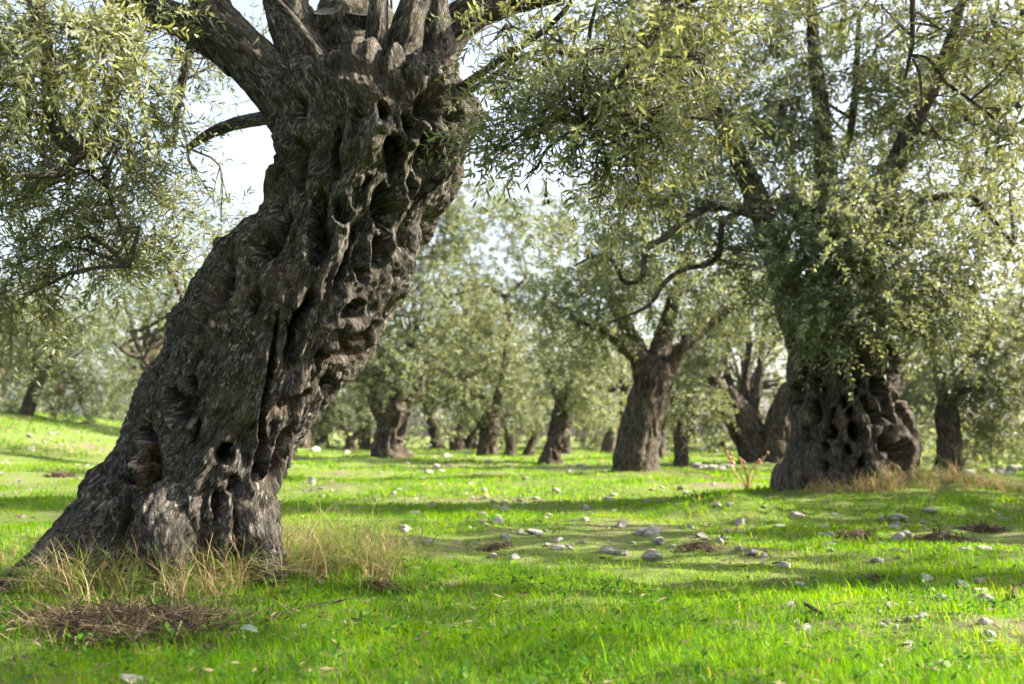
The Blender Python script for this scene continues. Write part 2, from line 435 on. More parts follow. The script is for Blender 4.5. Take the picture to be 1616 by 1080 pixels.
def twig_leaves(root, dirs, length, pairs, leafL, rng, droop=0.35, spread=0.85):
    """shoots with opposite pairs of leaves; returns stems (pts) and leaf frames"""
    N = len(root)
    t = (np.arange(pairs) + 0.9) / (pairs + 0.1)
    t = t[None] + rng.uniform(-0.02, 0.02, (N, pairs))
    L = length[:, None]
    dz = np.zeros((N, pairs, 3)); dz[..., 2] = -droop * (t ** 2) * L
    pos = root[:, None] + dirs[:, None] * (t * L)[..., None] + dz
    tan = dirs[:, None] + np.stack([0 * t, 0 * t, -2 * droop * t], -1); tan = nrm(tan)
    a = nrm(np.cross(tan, rng.normal(size=(N, 1, 3)))); b = np.cross(tan, a)
    ph = (np.arange(pairs) % 2) * (np.pi / 2)
    side = a * np.cos(ph)[None, :, None] + b * np.sin(ph)[None, :, None]
    out = []
    for sg in (-1, 1):
        d = nrm(tan * 0.75 + side * sg * spread + rng.normal(size=(N, pairs, 3)) * 0.22 + np.array([0, 0, -0.08]))
        nn = nrm(np.cross(d, np.cross(tan, d)) * 1.0 + rng.normal(size=(N, pairs, 3)) * 0.45 + np.array([0, 0, 0.35]))
        nn = nrm(nn - d * np.sum(nn * d, -1, keepdims=True))
        l = leafL * rng.uniform(0.62, 1.15, (N, pairs)) * (1.0 - 0.35 * np.abs(t - 0.45))
        out.append((pos, d, nn, l))
    tipd = nrm(tan[:, -1:] + rng.normal(size=(N, 1, 3)) * 0.15)
    tn = nrm(np.cross(tipd, rng.normal(size=(N, 1, 3))))
    out.append((pos[:, -1:], tipd, tn, leafL * rng.uniform(0.5, 0.9, (N, 1))))
    cat = lambda k: np.concatenate([o[k].reshape(-1, 3) if k < 3 else o[k].ravel() for o in out])
    return cat(0), cat(1), cat(2), cat(3)
def leaf_verts(p, d, n, l, lod, wr=0.105):
    s = np.cross(d, n); l = l[:, None]; wd = wr * l
    if lod == 0:
        V = np.stack([p, p + 0.30 * l * d + wd * s, p + 0.30 * l * d - wd * s, p + 0.68 * l * d + 0.88 * wd * s - 0.03 * l * n,
                      p + 0.68 * l * d - 0.88 * wd * s - 0.03 * l * n, p + l * d - 0.10 * l * n], 1)
        b = np.arange(len(p))[:, None] * 6
        F = [b + np.array([[0, 2, 1]]), b + np.array([[1, 2, 4, 3]]), b + np.array([[3, 4, 5]])]
        return V.reshape(-1, 3), F, 6
    V = np.stack([p, p + 0.45 * l * d + 1.15 * wd * s, p + l * d, p + 0.45 * l * d - 1.15 * wd * s], 1)
    b = np.arange(len(p))[:, None] * 4
    return V.reshape(-1, 3), [b + np.array([[0, 3, 2, 1]])], 4
def stems(root, dirs, length, droop, rad, bag):
    N = len(root); st = np.array([0, 0.5, 1.0]); 
    C = root[:, None] + dirs[:, None] * (st[None] * length[:, None])[..., None]
    C[..., 2] -= droop * (st ** 2)[None] * length[:, None]
    a = nrm(np.cross(dirs, np.array([0.3, 0.5, 0.81]))); b = np.cross(dirs, a)
    r = rad * np.array([1.0, 0.75, 0.4])
    V = []
    for k in range(3):
        th = k * 2 * np.pi / 3
        V.append(C + (a * np.cos(th) + b * np.sin(th))[:, None] * r[None, :, None])
    V = np.stack(V, 2).reshape(-1, 3)
    base = np.arange(N)[:, None] * 9; F = []
    for i in range(2):
        for k in range(3):
            F.append(base + np.array([[i * 3 + k, i * 3 + (k + 1) % 3, i * 3 + 3 + (k + 1) % 3, i * 3 + 3 + k]]))
    bag.add(V, F, 0, bark_co=V * 1.0)

def clump_twigs(cl, rng, seed, gap=-0.12, length=(0.16, 0.34)):
    """cl: list of (centre, radius, n). Returns roots and directions of shoots"""
    Rt, Dr, Cn = [], [], []
    for c, r, n in cl:
        r3 = np.array(r) if np.ndim(r) else np.array([r, r, r * 0.8])
        u = nrm(rng.normal(size=(n, 3))); rad = rng.uniform(0.15, 1, n) ** 0.55
        p = c + u * rad[:, None] * r3
        keep = perlin(p * (0.9 / max(r3.mean(), 0.25)) + seed) > gap
        p, u = p[keep], u[keep]
        d = nrm(u * 0.75 + rng.normal(size=p.shape) * 0.5 + np.array([0, 0, -0.05]))
        Rt.append(p); Dr.append(d); Cn.append(np.repeat(np.asarray(c)[None], len(p), 0))
    Rt, Dr, Cn = map(np.concatenate, (Rt, Dr, Cn))
    return Rt, Dr, rng.uniform(length[0], length[1], len(Rt)), Cn

def sub_branches(cl, anchors, rng, bag, r0, per=6, sides=5, wob=0.12):
    """a branch from the nearest limb point to each clump and a few forks inside it"""
    A = np.asarray(anchors)
    for c, r, n in cl:
        c = np.asarray(c, float); rr = float(np.mean(r))
        d = np.linalg.norm(A - c, axis=1) + 0.6 * np.maximum(0, A[:, 2] - c[2])
        a = A[np.argmin(d)]; D = np.linalg.norm(c - a)
        k = max(3, int(D / 0.5) + 2)
        P = [a + (c - a) * t for t in np.linspace(0, 1, k)]
        for i in range(1, k): P[i] = P[i] + rng.normal(size=3) * wob * min(1.0, D) * (0.6 if i == k - 1 else 1.0) + np.array([0, 0, 0.12 * D * math.sin(math.pi * i / (k - 1))])
        rad = np.linspace(r0 * (0.5 + 0.5 * min(1.5, D)), r0 * 0.35, k)
        V, F, co = tube(np.column_stack([np.array(P), rad]), max(6, k * 3), sides, 0.05, rng.uniform(0, 50))
        bag.add(V, F, 0, bark_co=co)
        for _ in range(per):
            i = rng.integers(max(1, k - 2), k); s = P[i]
            e = c + nrm(rng.normal(size=(1, 3)))[0] * rr * rng.uniform(0.6, 1.1)
            m = (s + e) / 2 + rng.normal(size=3) * 0.12 * rr
            V, F, co = tube(np.array([[*s, r0 * 0.35], [*m, r0 * 0.25], [*e, r0 * 0.1]]), 6, 4, 0.0)
            bag.add(V, F, 0, bark_co=co)

NEWZERO = lambda n: dict(moss=np.zeros(n), lichen=np.zeros(n), wood=np.zeros(n))
UNIT_LEAVES = {}
def leaf_object_mesh(mat):
    if mat.name not in UNIT_LEAVES:
        ms = []
        for k in range(6):
            z = np.zeros((1, 3)); V, F, _ = leaf_verts(z, np.array([[1.0, 0, 0]]), np.array([[0, 0, 1.0]]), np.ones(1), 0, 0.09 + 0.007 * k)
            ms.append(mesh_from('leaf', V, F, [mat], {'rnd': np.full(6, 0.12 + 0.15 * k)}, False))
        UNIT_LEAVES[mat.name] = ms
    return UNIT_LEAVES[mat.name]
def crown(root, cl, anchors, seed, leafL=0.058, pairs=9, lod=1, leafmat='leaf_far', stem_r=0.0016, br=0.012, per=6, gap=-0.12,
          singles=0, droop=0.3, tlen=(0.16, 0.34), offcl=None, wob=0.12, wr=0.105):
    rng = np.random.default_rng(seed)
    Rt, Dr, Ln, Cn = clump_twigs(cl, rng, seed, gap, tlen)
    p, d, n, l = twig_leaves(Rt, Dr, Ln, pairs, leafL, rng, droop)
    if singles:
        u, v, dep = proj(p + d * l[:, None] * 0.5)
        vis = (u > 5) & (u < 1611) & (v > 5) & (v < 1075) & (dep > 0.5)
        rank = np.where(vis, dep, 1e6); pick = np.argsort(rank)[:singles]
        ms = leaf_object_mesh(M[leafmat])
        for q in pick:
            x, z = d[q], n[q]; y = np.cross(z, x)
            o = link('leaf', ms[rng.integers(6)], root)
            mw = Matrix(((x[0], y[0], z[0], p[q][0]), (x[1], y[1], z[1], p[q][1]), (x[2], y[2], z[2], p[q][2]), (0, 0, 0, 1))) @ Matrix.Scale(float(l[q]), 4)
            o.matrix_basis = mw
        m = np.ones(len(p), bool); m[pick] = False
        p, d, n, l = p[m], d[m], n[m], l[m]
    bag = Bag()
    V, F, k = leaf_verts(p, d, n, l, lod, wr)
    tone = np.clip(0.42 + 0.28 * perlin(p * 1.3 + seed) + rng.normal(size=len(p)) * 0.2, 0, 0.985 + 0.015 * (rng.uniform(size=len(p)) < 0.05))
    bag.add(V, F, 0, rnd=np.repeat(tone, k))
    if offcl:
        Rt2, Dr2, Ln2, _ = clump_twigs(offcl, rng, seed + 5, gap, (0.3, 0.5))
        p2, d2, n2, l2 = twig_leaves(Rt2, Dr2, Ln2, 7, 0.11, rng, droop)
        fu, fv, fd = proj(p2); ok = ~((fd > 0) & (fu > -80) & (fu < 1700) & (fv > -70)); p2, d2, n2, l2 = p2[ok], d2[ok], n2[ok], l2[ok]
        V, F, k = leaf_verts(p2, d2, n2, l2, 1, wr); bag.add(V, F, 0, rnd=np.repeat(rng.uniform(0, 1, len(p2)), k))
    c = bag.build('crown', [M[leafmat]], root, False); c['kind'] = 'stuff'
    bb = Bag()
    sub_branches(cl + (offcl or []), anchors, rng, bb, br, per, wob=wob)
    if stem_r > 0:
        k = slice(None, None, 1 if lod == 0 else 4); stems((Rt - Dr * 0.05)[k], Dr[k], (Ln + 0.05)[k], droop, stem_r, bb)
    b = bb.build('branchwork', [M['twig']], root); b['kind'] = 'stuff'
    return c

def pxline(rows, Y):
    """rows (u, v, width_px, dY) -> (x,y,z,r)"""
    out = []
    for r in rows:
        dy = r[3] if len(r) > 3 else 0.0
        q = px(r[0], r[1], Y + dy); out.append([*q, 0.5 * r[2] * (Y + dy) / FPX])
    return np.array(out)
def pxclumps(rows, Y, dens=1.0):
    out = []
    for r in rows:
        dy = r[3] if len(r) > 3 else 0.0
        n = r[4] if len(r) > 4 else 40
        out.append((px(r[0], r[1], Y + dy), r[2] * (Y + dy) / FPX, max(4, int(n * dens))))
    return out

# ------------------------------------------------------------------ the leaning olive in the foreground
Y0 = 4.3
OUTLINE = [(112, 530, 676), (117, 492, 706), (123, 462, 726), (136, 442, 739), (180, 437, 748), (220, 437, 750), (260, 430, 742), (300, 410, 720), (340, 381, 693),
           (380, 355, 673), (420, 325, 656), (460, 297, 640), (500, 275, 623), (540, 259, 603), (580, 240, 578), (620, 222, 548), (660, 202, 516),
           (700, 180, 488), (740, 155, 466), (780, 131, 442), (820, 106, 430), (850, 92, 430), (880, 58, 436), (910, 14, 446), (950, -40, 462), (1000, -100, 480)]
PITS = [  # u, v, half width, half height, tilt (deg, top to the right), depth (m)
    (685, 167, 27, 33, 0, .055), (650, 198, 14, 27, -10, .06), (681, 243, 23, 42, 15, .085), (622, 252, 15, 44, -12, .075), (615, 326, 22, 42, -25, .065),
    (526, 240, 10, 48, -5, .05), (470, 260, 13, 42, 3, .05), (500, 345, 17, 52, 5, .09), (541, 335, 14, 24, -15, .05), (604, 174, 12, 19, 0, .055),
    (437, 367, 13, 42, 18, .055), (576, 285, 8, 13, 0, .03), (738, 185, 8, 13, 0, .03), (504, 385, 20, 34, 8, .08), (414, 388, 18, 30, 15, .06), (348, 445, 17, 58, 22, .05),
    (475, 521, 17, 80, 14, .12), (580, 433, 10, 17, 0, .04), (610, 400, 13, 30, 10, .055), (561, 498, 18, 21, 20, .07), (562, 548, 14, 52, 52, .075),
    (527, 620, 10, 19, 10, .05), (466, 642, 16, 34, 62, .08), (424, 600, 8, 105, 6, .055), (295, 608, 12, 15, 0, .04), (272, 639, 15, 32, -12, .06), (234, 673, 10, 27, 10, .05),
    (358, 721, 16, 21, -15, .09), (445, 712, 11, 52, 22, .075), (408, 745, 10, 60, 10, .08), (229, 742, 17, 50, 8, .065), (282, 799, 11, 27, 5, .045), (343, 797, 14, 26, 0, .06),
    (366, 765, 8, 18, 20, .04), (192, 823, 12, 55, 30, .055), (320, 500, 12, 40, 20, .035), (395, 470, 10, 45, 12, .03), (560, 370, 10, 30, 5, .035), (655, 300, 9, 26, 12, .04),
    (545, 430, 9, 40, 15, .045), (505, 590, 9, 34, 25, .05), (300, 690, 10, 30, 8, .035), (160, 790, 12, 50, 25, .04), (470, 170, 11, 30, 0, .035), (560, 190, 10, 40, 0, .035)]
BUMPS = [(371, 661, 58, 46, -20, .075), (330, 712, 26, 34, 10, .05), (300, 745, 40, 40, 10, .03), (590, 215, 12, 60, -8, .025), (597, 305, 12, 60, -12, .025),
         (645, 330, 14, 60, -14, .02), (530, 500, 18, 80, 14, .03), (440, 500, 16, 90, 14, .035), (545, 660, 14, 60, 35, .02), (395, 800, 26, 60, 0, .03), (255, 850, 40, 70, 25, .04), (90, 880, 60, 50, 50, .05)]

def carve(P, Nf, q, pits, bumps, sz):
    """hollows with rolled lips and burls on the side of a trunk that faces the clearing"""
    u, v, _ = proj(P); front = sstep(0.25, -0.25, Nf[:, 1]); d = np.zeros(len(P))
    pit = np.zeros(len(P)); wood = np.zeros(len(P)); lich = np.zeros(len(P))
    wu = sz * (7 * perlin(q * 6 + 5) + 4 * perlin(q * 17 + 25)); wv = sz * (11 * perlin(q * 5 + 15) + 6 * perlin(q * 15 + 35))
    for (pu, pv, ru, rv, tl, dep) in pits:
        a = math.radians(tl); x, y = u - pu + wu, v - pv + wv
        xr = x * math.cos(a) + y * math.sin(a); yr = -x * math.sin(a) + y * math.cos(a)
        r = np.sqrt((xr / ru) ** 2 + (yr / rv) ** 2)
        f = (1 - sstep(0.40, 1.06, r)) * dep * 1.9 * (1.0 - 0.35 * np.clip(xr / ru, -1, 1))
        pit = np.maximum(pit, f); d = d + 0.022 * np.exp(-((r - 1.3) / 0.30) ** 2) * front * min(1, dep / .06) * (0.4 + 0.6 * sstep(-0.3, 0.3, perlin(q * 8 + pu)))
        if (pu, pv) in ((562, 548), (445, 712), (466, 642)): wood = np.maximum(wood, (1 - sstep(0.5, 1.15, r)) * front)
        if (pu, pv) == (229, 742): lich = np.maximum(lich, (1 - sstep(0.5, 1.2, r)) * front)
    d = d - pit * front
    for (pu, pv, ru, rv, tl, hgt) in bumps:
        a = math.radians(tl); x, y = u - pu + wu, v - pv + wv
        xr = x * math.cos(a) + y * math.sin(a); yr = -x * math.sin(a) + y * math.cos(a)
        d = d + hgt * np.exp(-((xr / ru) ** 2 + (yr / rv) ** 2) * 1.1) * front
    return d, wood, lich
def hero_trunk():
    n, ns = 520, 380
    O = np.array(OUTLINE, float); vv = np.linspace(O[0, 0], O[-1, 0], n)[::-1]
    def spl(col):
        P = np.column_stack([O[:, 0], O[:, col], 0 * O[:, 0]]); R, _ = resample(P, 400); o = np.argsort(R[:, 0]); return np.interp(vv, R[o, 0], R[o, 1])
    ul, ur = spl(1), spl(2)
    A = np.array([px(a, v, Y0) for a, v in zip(ul, vv)]); B = np.array([px(a, v, Y0) for a, v in zip(ur, vv)])
    cx = (A[:, 0] + B[:, 0]) / 2; rx = (B[:, 0] - A[:, 0]) / 2; zz = A[:, 2]
    lean = np.gradient(cx, zz); lean = np.convolve(np.pad(lean, 20, 'edge'), np.ones(41) / 41, 'valid')
    ry = rx / np.sqrt(1 + np.minimum(lean ** 2, 1.2)) * 0.96
    ry = np.minimum(ry, 0.46 + 0 * ry)
    cy = Y0 + 0.03 * np.sin(zz * 2.2)
    ph = np.arange(ns) * 2 * np.pi / ns; th = ph - 0.42 * np.sin(ph + np.pi / 2)
    C_, S_ = np.cos(th), np.sin(th)
    ex = 0.92
    X = cx[:, None] + rx[:, None] * (np.sign(C_) * np.abs(C_) ** ex)[None]
    Yy = cy[:, None] + ry[:, None] * (np.sign(S_) * np.abs(S_) ** ex)[None]
    Z = np.broadcast_to(zz[:, None], X.shape)
    V = np.stack([X, Yy, Z], -1)
    du = np.roll(V, -1, 1) - np.roll(V, 1, 1); dv = np.gradient(V, axis=0)
    Nn = nrm(np.cross(du, dv)); ctr = np.stack([cx, cy, zz], -1)[:, None]
    if np.sum(Nn * (V - ctr)) < 0: Nn = -Nn
    P = V.reshape(-1, 3); Nf = Nn.reshape(-1, 3)
    S = zz[:, None] * 1.22 + 0 * X; TH = th[None] + 0 * X
    tw = TH + 0.35 * S
    q = np.stack([np.cos(tw) * 0.42, np.sin(tw) * 0.42, S], -1).reshape(-1, 3)
    wp = np.stack([perlin(q * 3.2 + 11 * k) for k in range(3)], 1)
    F1, F2 = worley(np.stack([q[:, 0] * 6.5, q[:, 1] * 6.5, q[:, 2] * 2.3], 1) + 0.42 * wp)
    hollow = sstep(0.10, 0.5, F2 - F1)
    mask = sstep(-0.3, 0.4, perlin(q * 2.2 + 40))
    an = lambda f, g, o, wa: np.abs(perlin(np.stack([q[:, 0] * f, q[:, 1] * f, q[:, 2] * g], 1) + wa * wp + o))
    soft = lambda x: np.sqrt(x * x + 0.005)
    d = 0.035 * perlin(q * 2.4 + 3) - 0.055 * hollow * (0.2 + 0.8 * mask) + 0.095 * (soft(an(5.2, 0.8, 70, 0.5)) - 0.25) + 0.060 * (soft(an(11, 2.6, 30, 0.6)) - 0.25)
    d = d + 0.026 * (an(24, 6.0, 20, 0.5) - 0.25) + 0.012 * (an(55, 15, 60, 0.6) - 0.25) + 0.005 * (an(110, 34, 10, 0.6) - 0.25) + 0.008 * perlin(q * 14) + 0.005 * perlin(q * 45)
    d = d - np.percentile(d, 93)
    dp, wood, lich = carve(P, Nf, q, PITS, BUMPS, 1.0)
    d = d + dp
    P2 = P + Nf * d[:, None]
    moss = sstep(0.25, 0.6, perlin(q * 4 + 8)) * 0.35 + 0.9 * np.exp(-(((proj(P)[0] - 371) / 50) ** 2 + ((proj(P)[1] - 655) / 34) ** 2)) * sstep(0.25, -0.25, Nf[:, 1])
    P2 = np.vstack([P2, [cx[-1], cy[-1], zz[-1] + 0.05]]); q = np.vstack([q, q[-1]])
    b = (n - 1) * ns; j = np.arange(ns)
    F = [grid_faces(n, ns), np.stack([b + j, b + (j + 1) % ns, np.full(ns, n * ns)], 1)]
    ap = lambda a: np.append(np.clip(a, 0, 1), 0)
    return mesh_from('trunk', P2, F, [M['bark']], dict(bark_co=q, moss=ap(moss), lichen=ap(lich), wood=ap(wood)))

def add_limb(root, rows, Y, n=60, sides=40, seed=0, name='limb', mat='bark', amp=0.55, moss=0.0):
    P = pxline(rows, Y)
    V, F, co = gnarl(P, n, sides, seed, amp, 0.0, 0.4)
    a = NEWZERO(len(V)); a['moss'] = moss * sstep(0.0, 0.4, perlin(V * 5 + seed))
    o = link(name, mesh_from(name, V, F, [M[mat]], dict(bark_co=co, **a)), root)
    C, _ = resample(P, 12)
    return o, list(C[3:, :3])

def hero_tree():
    base = px(250, 890, Y0); root = empty('olive_tree', (base[0], base[1], gz(base[0], base[1])))
    tag(root, 'ancient gnarled olive tree with thick dark trunk leaning right in the foreground', 'olive tree', 'olive trees of the grove')
    link('trunk', hero_trunk(), root)
    A = []
    L = [([(500, 190, 120, 0), (445, 145, 100, -.05), (392, 88, 82, -.08), (345, 30, 66, -.1), (318, -30, 56, -.1), (300, -130, 44, -.15), (270, -260, 30, -.3)], 1),
         ([(380, 92, 70, .0), (320, 52, 60, .05), (262, 22, 50, .05), (205, 0, 42, 0), (120, -40, 34, -.2), (20, -60, 24, -.5)], 2),
         ([(520, 200, 130, .0), (486, 105, 96, -.04), (460, 30, 78, -.02), (440, -40, 68, .05), (400, -200, 40, .3), (380, -320, 22, .4)], 3),
         ([(612, 190, 110, -.14), (630, 100, 74, -.2), (648, 25, 50, -.24), (668, -40, 44, -.22), (690, -190, 30, -.1), (700, -320, 18, 0)], 4),
         ([(582, 190, 90, -.14), (592, 95, 50, -.24), (597, 10, 32, -.3), (604, -60, 28, -.12), (560, -220, 18, 0)], 5),
         ([(650, 140, 90, .08), (688, 80, 74, .08), (735, 28, 60, .05), (800, 4, 46, 0), (870, -12, 38, -.1), (1000, -50, 28, -.4), (1130, -60, 18, -.7)], 6),
         ([(565, 150, 190, .12), (563, 80, 170, .18), (560, 25, 120, .30), (548, -50, 64, .5), (520, -220, 36, .9)], 7),
         ([(672, 190, 130, -.02), (688, 95, 74, -.08), (690, 0, 36, -.1), (694, -80, 30, 0), (720, -200, 20, .2)], 8)]
    for rows, s in L:
        _, a = add_limb(root, rows, Y0, 70 if s != 5 else 50, 56, s * 3.7, moss=0.5); A += a
    B = [([(718, 146, 17, -.15), (765, 112, 13, -.25), (808, 82, 12, -.36), (850, 55, 11, -.5), (884, 25, 9, -.6), (912, -12, 7, -.7)], 21),
         ([(730, 152, 10, -.12), (790, 112, 9, -.25), (825, 88, 8, -.35), (880, 82, 6, -.5), (925, 105, 5, -.7), (960, 150, 4, -.75)], 22),
         ([(512, 108, 20, -.36), (490, 68, 17, -.36), (462, 30, 15, -.34), (430, -8, 13, -.3), (405, -60, 10, -.3)], 23),
         ([(800, 88, 7, -.35), (845, 95, 6, -.5), (880, 120, 5, -.65), (905, 160, 4, -.75), (915, 200, 3, -.8)], 24),
         # crooked branch hanging on the left, its end cut
         ([(20, -60, 26, -.5), (60, 20, 26, -.45), (76, 110, 25, -.4), (84, 190, 24, -.4), (115, 232, 27, -.4), (160, 240, 24, -.35)], 25),
         ([(140, 236, 17, -.4), (115, 255, 17, -.42), (98, 272, 15, -.45), (70, 275, 13, -.5), (40, 279, 12, -.52)], 26),
         ([(205, 0, 24, .3), (196, 60, 20, .5), (186, 110, 18, .6), (168, 160, 15, .7), (150, 210, 9, .8)], 27),
         ([(310, 40, 16, 1.2), (292, 110, 15, 1.3), (280, 170, 13, 1.4), (275, 230, 8, 1.5)], 28),
         ([(455, 180, 34, .5), (420, 186, 24, .8), (370, 196, 21, 1.0), (330, 212, 18, 1.1), (296, 234, 10, 1.2)], 29),
         ([(400, 190, 12, .9), (360, 196, 11, 1.0), (395, 178, 6, 1.0)][:2] + [(330, 204, 5, 1.0)], 30),
         ([(150, 190, 4, -.2), (170, 300, 3, -.2), (190, 360, 2.5, -.2), (205, 420, 2, -.15)], 31)]
    for rows, s in B:
        _, a = add_limb(root, rows, Y0, 40, 16, s * 1.3, 'branch', amp=0.5, moss=1.0 if s in (25, 26) else 0.2); A += a
    # surface roots running out into the grass
    for rows, s in (([(230, 770, 150, -.08), (150, 850, 118, -.18), (85, 895, 88, -.32), (30, 935, 66, -.46), (-40, 985, 44, -.6)], 51), ([(380, 780, 110, -.1), (405, 850, 80, -.2), (425, 905, 60, -.28), (450, 950, 40, -.34)], 52), ([(270, 800, 120, -.2), (262, 870, 90, -.34), (250, 930, 60, -.42), (240, 975, 34, -.46)], 53)):
        add_limb(root, rows, Y0, 90, 70, s, 'root', amp=0.9, moss=0.2)
    # sawn stumps in the fork
    for (u, v, wd, dy, dr) in ((514, 18, 42, -.10, (-.05, -.75, .66)), (576, 20, 66, -.02, (.05, -.7, .71))):
        p = px(u, v, Y0 + dy); r = wd * 0.5 * Y0 / FPX; d = np.array(dr) / np.linalg.norm(dr)
        V, F, co = tube(np.array([[*(p - d * 0.10 - np.array([0, -0.05, 0.30])), r * 1.5], [*(p - d * 0.10 - np.array([0, 0, 0.05])), r * 1.1], [*p, r]]), 20, 26, 0.10, u, cap=False)
        st = link('sawn_stump', mesh_from('sawn_stump', V, F, [M['bark']], dict(bark_co=co, **NEWZERO(len(V)))), root)
        ring = V[-26:]; c = ring.mean(0); mid = c + (ring - c) * 0.55
        D = np.vstack([ring, mid - d * 0.004, c - d * 0.006]); k = np.arange(26)
        link('cut_face', mesh_from('cut_face', D + d * 0.001, [np.stack([k, (k + 1) % 26, 26 + (k + 1) % 26, 26 + k], 1), np.stack([26 + k, 26 + (k + 1) % 26, np.full(26, 52)], 1)], [M['cut']]), st)
    left = [(50, 40, 75, -.9, 26), (140, 60, 70, -.8, 24), (60, 130, 80, -.6, 26), (180, 130, 65, -.5, 20), (230, 60, 60, -.2, 16), (20, 220, 80, -.2, 26), (110, 180, 60, .1, 18),
            (220, 190, 55, .2, 16), (70, 320, 85, .1, 28), (170, 310, 70, .2, 24), (20, 420, 85, .2, 26), (120, 410, 75, .3, 24), (200, 400, 50, .3, 14), (250, 280, 55, .6, 15),
            (290, 170, 40, 1.2, 6), (320, 90, 55, 1.2, 12), (270, 330, 36, .6, 5), (200, 250, 60, .8, 18), (60, 240, 90, 1.4, 30), (150, 380, 90, 1.5, 30), (40, 480, 60, .4, 14),
            (330, 310, 40, 1.5, 5), (360, 345, 32, 1.2, 5), (400, 60, 30, 1.4, 9), (-60, 120, 80, -.4, 20), (-60, 320, 90, .2, 22)]
    right = [(790, 40, 45, .2, 14), (790, 130, 48, .1, 14), (850, 150, 52, .0, 16), (830, 220, 50, .1, 15), (900, 120, 60, -.1, 22), (920, 200, 60, -.1, 22), (960, 70, 60, .1, 20),
             (980, 150, 60, -.1, 22), (1010, 210, 55, -.1, 18), (1060, 150, 60, -.1, 20), (1100, 100, 50, .0, 14), (1120, 190, 40, -.1, 9), (960, 260, 42, -.1, 12), (900, 270, 42, .1, 10), (840, 275, 36, .1, 7),
             (1000, 300, 26, -.1, 6), (1040, 60, 60, .2, 18), (980, 6, 34, -1.5, 7), (1060, -10, 50, -1.5, 10), (1150, 0, 50, -1.3, 8), (780, 230, 28, .1, 5), (870, 60, 40, .2, 12), (1130, 50, 50, .3, 14)]
    right = [(u, v, r * 1.12, dy - 0.78 if dy > -1 else dy, n) for (u, v, r, dy, n) in right]      # the right-hand spray reaches forward
    cl = pxclumps(left, Y0, 3.4) + pxclumps(right, Y0, 2.6)
    rng = np.random.default_rng(12)
    off = []
    for k in range(26):      # the rest of the crown, above the top edge of the picture
        a = rng.uniform(0.35 * np.pi, 1.65 * np.pi); rr = rng.uniform(0.3, 2.1)
        z = rng.uniform(2.9, 4.3) - 0.12 * rr
        off.append((np.array([-0.55 + rr * math.cos(a), Y0 + 0.3 + rr * math.sin(a), z]), rng.uniform(0.35, 0.55), 14))
    crown(root, cl, A, 4, 0.047, 10, 0, 'leaf', 0.0017, 0.011, 6, -0.2, singles=300, droop=0.25, tlen=(0.15, 0.33), offcl=off, wr=0.105)
    # a few ripe olives
    for (u, v, Yd) in ((862, 308, 4.2), (866, 318, 4.18), (860, 320, 4.22), (160, 60, 3.6)):
        olive(root, px(u, v, Yd), 0.0085, 'olive')
    return root
def olive(root, p, r, mat):
    if mat not in OLV:
        th = np.linspace(0, np.pi, 9); ph = np.arange(10) * 2 * np.pi / 10
        V = np.stack([np.sin(th)[:, None] * np.cos(ph)[None], np.sin(th)[:, None] * np.sin(ph)[None], 1.3 * np.cos(th)[:, None] + 0 * ph[None]], -1).reshape(-1, 3)
        OLV[mat] = mesh_from('olive_fruit' if mat != 'thistle' else 'seed_head', V, [grid_faces(9, 10)], [M[mat]])
    o = link(OLV[mat].name.split('.')[0], OLV[mat], root)
    o.matrix_basis = Matrix.Translation(Vector(p)) @ Matrix.Rotation(RNG.uniform(-.5, .5), 4, 'Y') @ Matrix.Scale(r, 4)
OLV = {}
hero_tree()

# ------------------------------------------------------------------ the other olives
STOUT_PITS = [(1334, 632, 9, 11, 0, .10), (1342, 652, 8, 10, 0, .08), (1288, 652, 12, 26, 10, .14), (1312, 684, 12, 13, 0, .16), (1349, 682, 14, 15, 0, .18), (1384, 612, 13, 18, 0, .16), (1380, 660, 9, 16, -15, .10), (1352, 612, 5, 15, 10, .09),
    (1394, 702, 10, 15, -20, .13), (1418, 712, 20, 20, 20, .15), (1340, 708, 8, 9, 0, .10), (1302, 706, 7, 9, 0, .09), (1260, 626, 12, 19, 0, .12), (1272, 688, 8, 16, 0, .10), (1288, 606, 9, 22, -55, .10), (1406, 580, 11, 14, 0, .12), (1418, 640, 8, 16, 10, .10), (1268, 586, 8, 16, 0, .09),
    (1315, 655, 5, 18, 15, .06), (1365, 640, 5, 20, -20, .06), (1330, 590, 7, 18, -10, .08), (1300, 735, 9, 12, 0, .08), (1360, 730, 8, 14, 10, .09)]
STOUT_BUMPS = [(1300, 630, 8, 40, -35, .06), (1330, 665, 7, 40, -25, .06), (1365, 690, 8, 36, -10, .06), (1400, 660, 9, 40, -15, .08), (1330, 605, 8, 36, -40, .05), (1275, 740, 12, 40, 15, .06), (1430, 690, 12, 26, -30, .04)]
